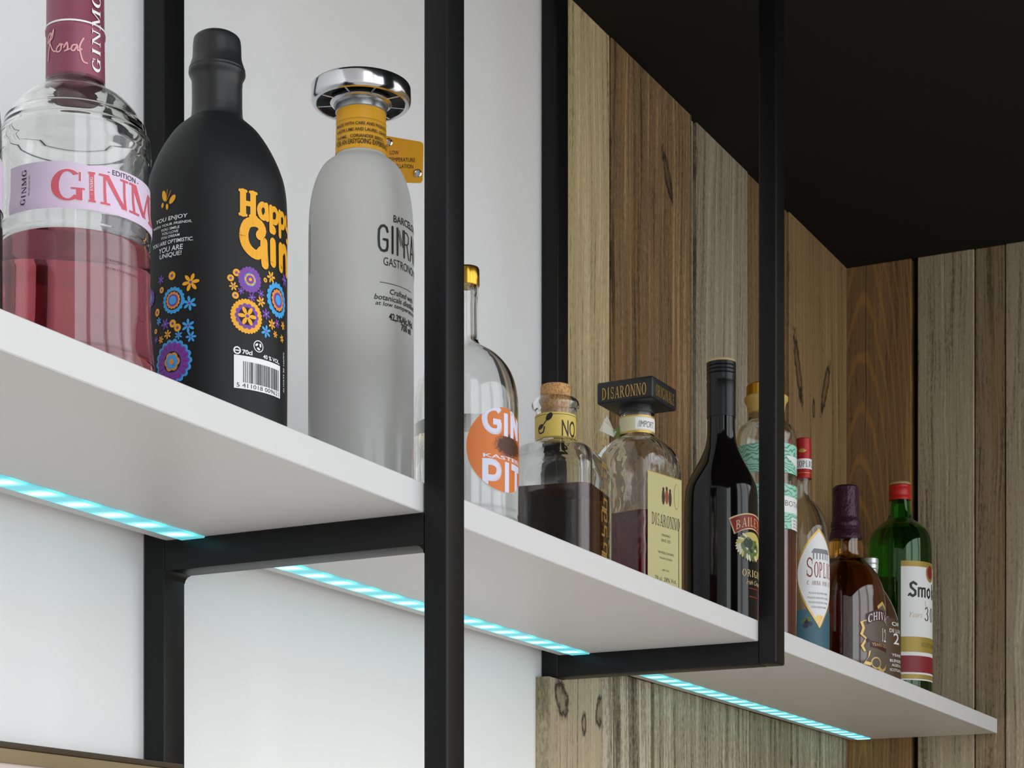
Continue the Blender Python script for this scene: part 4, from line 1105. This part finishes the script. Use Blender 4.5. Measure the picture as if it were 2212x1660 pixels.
def leaf(k):
    H_ = (vt - vb) * k; m_ = (vt + vb) / 2 + .012 * 0; top_, bot_ = m_ + H_ / 2, m_ - H_ / 2
    out = []
    prof_ = ((0, 0), (.07, .3), (.17, .62), (.29, .87), (.42, 1), (.55, .98), (.68, .82), (.8, .56), (.91, .26), (1, 0))
    L_ = smooth_line([(p * hw * k, top_ - q * (top_ - bot_)) for q, p in prof_], 4)
    return [(cu_ - x, y) for x, y in L_] + [(cu_ + x, y) for x, y in L_[::-1][1:-1]]
a.rect(-b.R * 1.6, b.R * 1.6, .001, b.uv(1735, 1318)[1], TEAL, 1)
a.poly(leaf(1.0), GOLDP, 2); a.poly(leaf(.94), WHITE, 3)
rb = random.Random(8)
u_, v_ = b.uv(1744, 1346)
for k in range(7): a.disc(u_ + rb.uniform(-8, 8) * ps, v_ + rb.uniform(-7, 5) * ps, 5 * ps, rb.choice((BLACKP, mat('blueberry print', (40, 54, 78)))), 2, 10)
for k in range(4): a.disc(u_ + rb.uniform(-10, 8) * ps, v_ + rb.uniform(4, 12) * ps, 6 * ps, GRN, 2, 8, ry=3 * ps, rot=rb.random() * 3)
RUBY = mat('ruby print', (134, 34, 40))
v_ = b.uv(1745, 1247)[1]; u_ = b.uv(1741, 1240)[0]
a.serif('S', u_, v_, 16 * ps, 42 * ps, RUBY, 4); a.serif('OPLICA', u_ + 18 * ps, v_, 66 * ps, 33 * ps, RUBY, 4)
u_, v_ = b.uv(1743, 1264); a.serif('CZARNA PORZECZKA', u_, v_, 84 * ps, 9 * ps, RUBY, 4)
GREYD = mat('grey drawing ink', (128, 130, 136))
u_, v_ = b.uv(1752, 1205); a.poly([(u_, v_ + 10 * ps), (u_ + 6 * ps, v_ + 20 * ps), (u_ + 48 * ps, v_ + 20 * ps), (u_ + 54 * ps, v_ + 10 * ps)], GREYD, 4)
for k in range(6): a.rect(u_ + (4 + 8 * k) * ps, u_ + (7 + 8 * k) * ps, v_ - 3 * ps, v_ + 10 * ps, GREYD, 4)
for k, wl in enumerate((50, 56, 52, 40)):
    u_, v_ = b.uv(1754, 1284 + 10 * k); a.text('POLSKA NALEWKA SMAK', cu_ - wl * .5 * ps, v_, wl * ps, 4.5 * ps, GREYD, 4)
for s_ in (-1, 1): a.disc(cu_ + s_ * 3.4 * ps, vb + 24 * ps, 4.6 * ps, GOLDP, 4, 10)
a.poly([(cu_ - 7.6 * ps, vb + 22 * ps), (cu_ + 7.6 * ps, vb + 22 * ps), (cu_, vb + 9 * ps)], GOLDP, 4)
a.build('label', b.surf(), b.root, du=.003, dv=.008)

# ---- whisky with purple foil neck
WHISKY = liquid_mat('whisky', (.88, .66, .03), 80)
b = Bottle('whisky_bottle', 'round-shouldered whisky bottle with dark purple foil neck and ornate gold-edged label', 1827, .790,
           [(1120, 28), (1160, 33), (1166, 35.5), (1186, 37), (1206, 38), (1214, 42), (1224, 52), (1236, 63), (1252, 72.5), (1270, 80), (1290, 84.5), (1315, 87), (1500, 87)])
b.make_profile(); b.shell(GLASS, t=.0032, tb=.012); b.liquid(WHISKY, b.z(1164))
PURF = mat('dark purple foil', (58, 30, 44), rough=.34, metal=.35)
t_ = NT(PURF); t_.bump(t_.noise(t_.map(t_.node('ShaderNodeTexCoord').outputs['Object'], sc=(190, 190, 120)), 1, 2), .6, .003)
b.ringpart('foil_capsule', [(1052, 25), (1056, 28.5), (1118, 29.5), (1126, 30), (1130, 32.5), (1140, 33), (1142, 31.8), (1147, 33), (1149, 32), (1154, 34.5), (1168, 36.5)], PURF)
ps = (b.d - b.R) / F; a = Art()
SLATE = mat('smoky label', (92, 84, 70), rough=.45)
GOLDE = mat('pale gold edge', (214, 178, 108), rough=.4, metal=.3)
cu_ = b.R * 1.12; vt, vb = b.uv(1898, 1298)[1], b.uv(1890, 1452)[1]; mid = (vt + vb) / 2; hv = (vt - vb) / 2
def crest(k):
    half = [(0, 1.0), (.16, .92), (.3, .84), (.26, .74), (.48, .66), (.46, .56), (.72, .44), (.98, .36), (.9, .2), (.98, .02), (.8, -.1), (.96, -.3), (.84, -.46), (.66, -.42), (.7, -.62), (.86, -.8), (.6, -.84), (.5, -.76), (.3, -.9), (0, -1)]
    q = [(x * .040 * k, mid + y * hv * (k if abs(y) > .5 else 1)) for x, y in half]
    return [(cu_ - x, y) for x, y in q] + [(cu_ + x, y) for x, y in q[::-1][1:-1]]
a.poly(crest(1.0), GOLDE, 1); a.poly(crest(.90), SLATE, 2)
MAROON = mat('maroon banner', (66, 26, 30), rough=.5)
u_, v_ = b.uv(1872, 1352); W_ = .050
n = 12
up = [(u_ + W_ * k / n, v_ + 26 * ps + 12 * ps * sin(pi * k / n)) for k in range(n + 1)]; lo = [(u_ + W_ * k / n, v_ + 2 * ps + 12 * ps * sin(pi * k / n)) for k in range(n + 1)]
for k in range(n): a.polys([[lo[k], lo[k + 1], up[k + 1], up[k]]], MAROON, 3)
a.serif('CHIVAS', u_ + 3 * ps, v_ + 5 * ps, W_ - 6 * ps, 17 * ps, WHITE, 4, arch=11 * ps)
u_, v_ = b.uv(1904, 1386); a.serif('12', u_, v_, 26 * ps, 28 * ps, WHITE, 4)
u_, v_ = b.uv(1879, 1398); a.poly([(u_, v_), (u_ + 70 * ps, v_ - 8 * ps), (u_ + 70 * ps, v_ + 6 * ps), (u_, v_ + 14 * ps)], MAROON, 3); a.text('YEARS OLD', u_ + 5 * ps, v_ + 3 * ps, 60 * ps, 7 * ps, GOLDE, 4)
u_, v_ = b.uv(1874, 1384); a.disc(u_, v_, 5 * ps, MAROON, 3, 10); u_, v_ = b.uv(1886, 1432); a.disc(u_ + 10 * ps, v_, 16 * ps, GOLDE, 3, 16, ry=13 * ps); a.disc(u_ + 10 * ps, v_, 13 * ps, SLATE, 4, 16, ry=10 * ps)
a.build('label', b.surf(), b.root, du=.003, dv=.008)

# ---- brown bottle with small silver cap between the whisky and the green bottle
b = Bottle('liqueur_bottle', 'brown bottle with small silver cap, standing behind the purple-foil whisky', 1881, .840,
           [(1228, 13.5), (1246, 13.5), (1256, 17), (1268, 24), (1284, 34), (1302, 44), (1322, 53), (1345, 60), (1375, 63.5), (1400, 64), (1500, 64)])
b.make_profile(); b.solid(mat('brown bottle glass', (70, 50, 34), rough=.07, spec=.5))
SILV = mat('silver screw cap', (206, 210, 208), rough=.3, metal=.6)
b.ringpart('screw_cap', [(1207, 14), (1209, 16.5), (1219, 16.5), (1220.5, 15.2), (1222, 16.5), (1230, 16.5), (1231.5, 15), (1233, 15.5), (1240, 15)], SILV)
ps = (b.d - b.R) / F; a = Art()
BRLAB = mat('brown label', (84, 62, 40), rough=.5)
v1, v2 = b.uv(1925, 1335)[1], .004
a.rect(-.02, b.R * 1.45, v2, v1, BRLAB, 1)
for txt, px, py, w, h_ in (('OF', 1928, 1352, 20, 9), ('DE LUXE', 1922, 1366, 30, 8), ('2', 1930, 1392, 14, 24), ('YEARS', 1926, 1418, 26, 6), ('BLENDED', 1922, 1430, 30, 6), ('AGED IN', 1926, 1440, 26, 6), ('SCOTLAND', 1922, 1450, 30, 6)):
    u_, v_ = b.uv(px, py); a.text(txt, u_, v_, w * ps * 1.6, h_ * ps, WHITE, 2, bold=.01)
a.build('label', b.surf(), b.root, du=.003, dv=.008)

# ---- green bottle with red cap at the end of the shelf
GREENG = mat('green glass', lin=(.17, .58, .13), rough=0, trans=1, ior=1.46)
b = Bottle('whisky_bottle', 'green glass bottle with red cap and white, gold and red label beside the end wall', 1944, .835,
           [(1082, 22.5), (1090, 23), (1118, 25.5), (1124, 28), (1129, 35), (1135, 45), (1142, 54), (1152, 61.5), (1166, 67), (1185, 69.5), (1210, 70), (1520, 70)])
b.make_profile(); b.shell(GREENG, t=.0026, tb=.014); b.liquid(mat('spirit in green glass', lin=(.55, .62, .25), rough=0, trans=1, ior=1.36), b.z(1150))
REDK = mat('bright red cap', (190, 36, 30), rough=.35)
b.ringpart('screw_cap', [(1050, 22), (1052, 24.3), (1056, 24.3), (1057, 23.5), (1060, 24.3), (1072, 24.3), (1074, 23.4), (1076, 24.3), (1083, 24.3)], REDK)
b.ringpart('cap_top', [(1043, 19), (1045, 22.5), (1050, 23.6)], mat('pale gold cap top', (214, 190, 130), rough=.3, metal=.5))
ps = (b.d - b.R) / F; a = Art()
GOLDB = mat('dull gold band', (166, 142, 64), rough=.45, metal=.2); WREDB = mat('wine red band', (136, 32, 40), rough=.5)
u0, u1 = b.uv(1946, 1300)[0], b.R * 2.4
vz = lambda y: b.uv(1975, y)[1]
a.rect(u0, u1, vz(1470), vz(1213), WHITE, 1)
for y0, y1, m_ in ((1224, 1212, GOLDB), (1409, 1376, GOLDB), (1453, 1417, WREDB), (1467, 1457, GOLDB)): a.rect(u0, u1, vz(y0), vz(y1), m_, 2)
# blackletter word
BL = mat('blackletter ink', (24, 24, 24))
u_, v_ = b.uv(1964, 1289)
def bl(x, pts, w=5): a.line([(u_ + (x + p) * ps, v_ + q * ps) for p, q in pts], w * ps, BL, 3)
bl(0, [(1, 5), (8, 1), (14, 5), (14, 12), (4, 20), (3, 27), (9, 31), (16, 27)], 5.5); bl(0, [(-2, 2), (3, 7)], 3)
for k in range(3): bl(22 + 9 * k, [(0, 1), (0, 19)], 4.6)
for k in range(2): bl(22 + 9 * k, [(0, 15), (5, 20), (9, 17)], 3.4)
bl(48, [(0, 5), (0, 15), (6, 20), (11, 15), (11, 5), (5, 0), (0, 5)], 4.5); bl(70, [(0, 0), (0, 30)], 5); bl(70, [(2, 12), (10, 20)], 3); bl(70, [(3, 12), (12, 0)], 4); bl(88, [(0, 18), (4, 2), (12, 18), (4, -8)], 4)
u_, v_ = b.uv(1996, 1342)
a.serif('3', u_, v_, 17 * ps, 30 * ps, BL, 3); a.serif('0', u_ + 20 * ps, v_, 17 * ps, 30 * ps, BL, 3)
PGOLD = mat('pale script print', (206, 192, 150))
u_, v_ = b.uv(1961, 1334); a.text('Years', u_, v_, 34 * ps, 12 * ps, PGOLD, 3, shear=.3)
u_, v_ = b.uv(1998, 1308); a.line([(u_, v_ + 8 * ps), (u_ + 2 * ps, v_ - 2 * ps), (u_ + 10 * ps, v_ - 4 * ps)], 2 * ps, PGOLD, 3, smooth=True)
u_, v_ = b.uv(2008, 1240); a.disc(u_, v_, 16 * ps, GOLDB, 3, 20, ry=20 * ps); a.disc(u_, v_ + 2 * ps, 11 * ps, WREDB, 4, 16, ry=15 * ps)
u_, v_ = b.uv(1990, 1398); a.text('SCOTCH WHISKY', u_, v_, 80 * ps, 9 * ps, mat('dark gold print', (96, 82, 40)), 3)
a.build('label', b.surf(), b.root, du=.003, dv=.01)
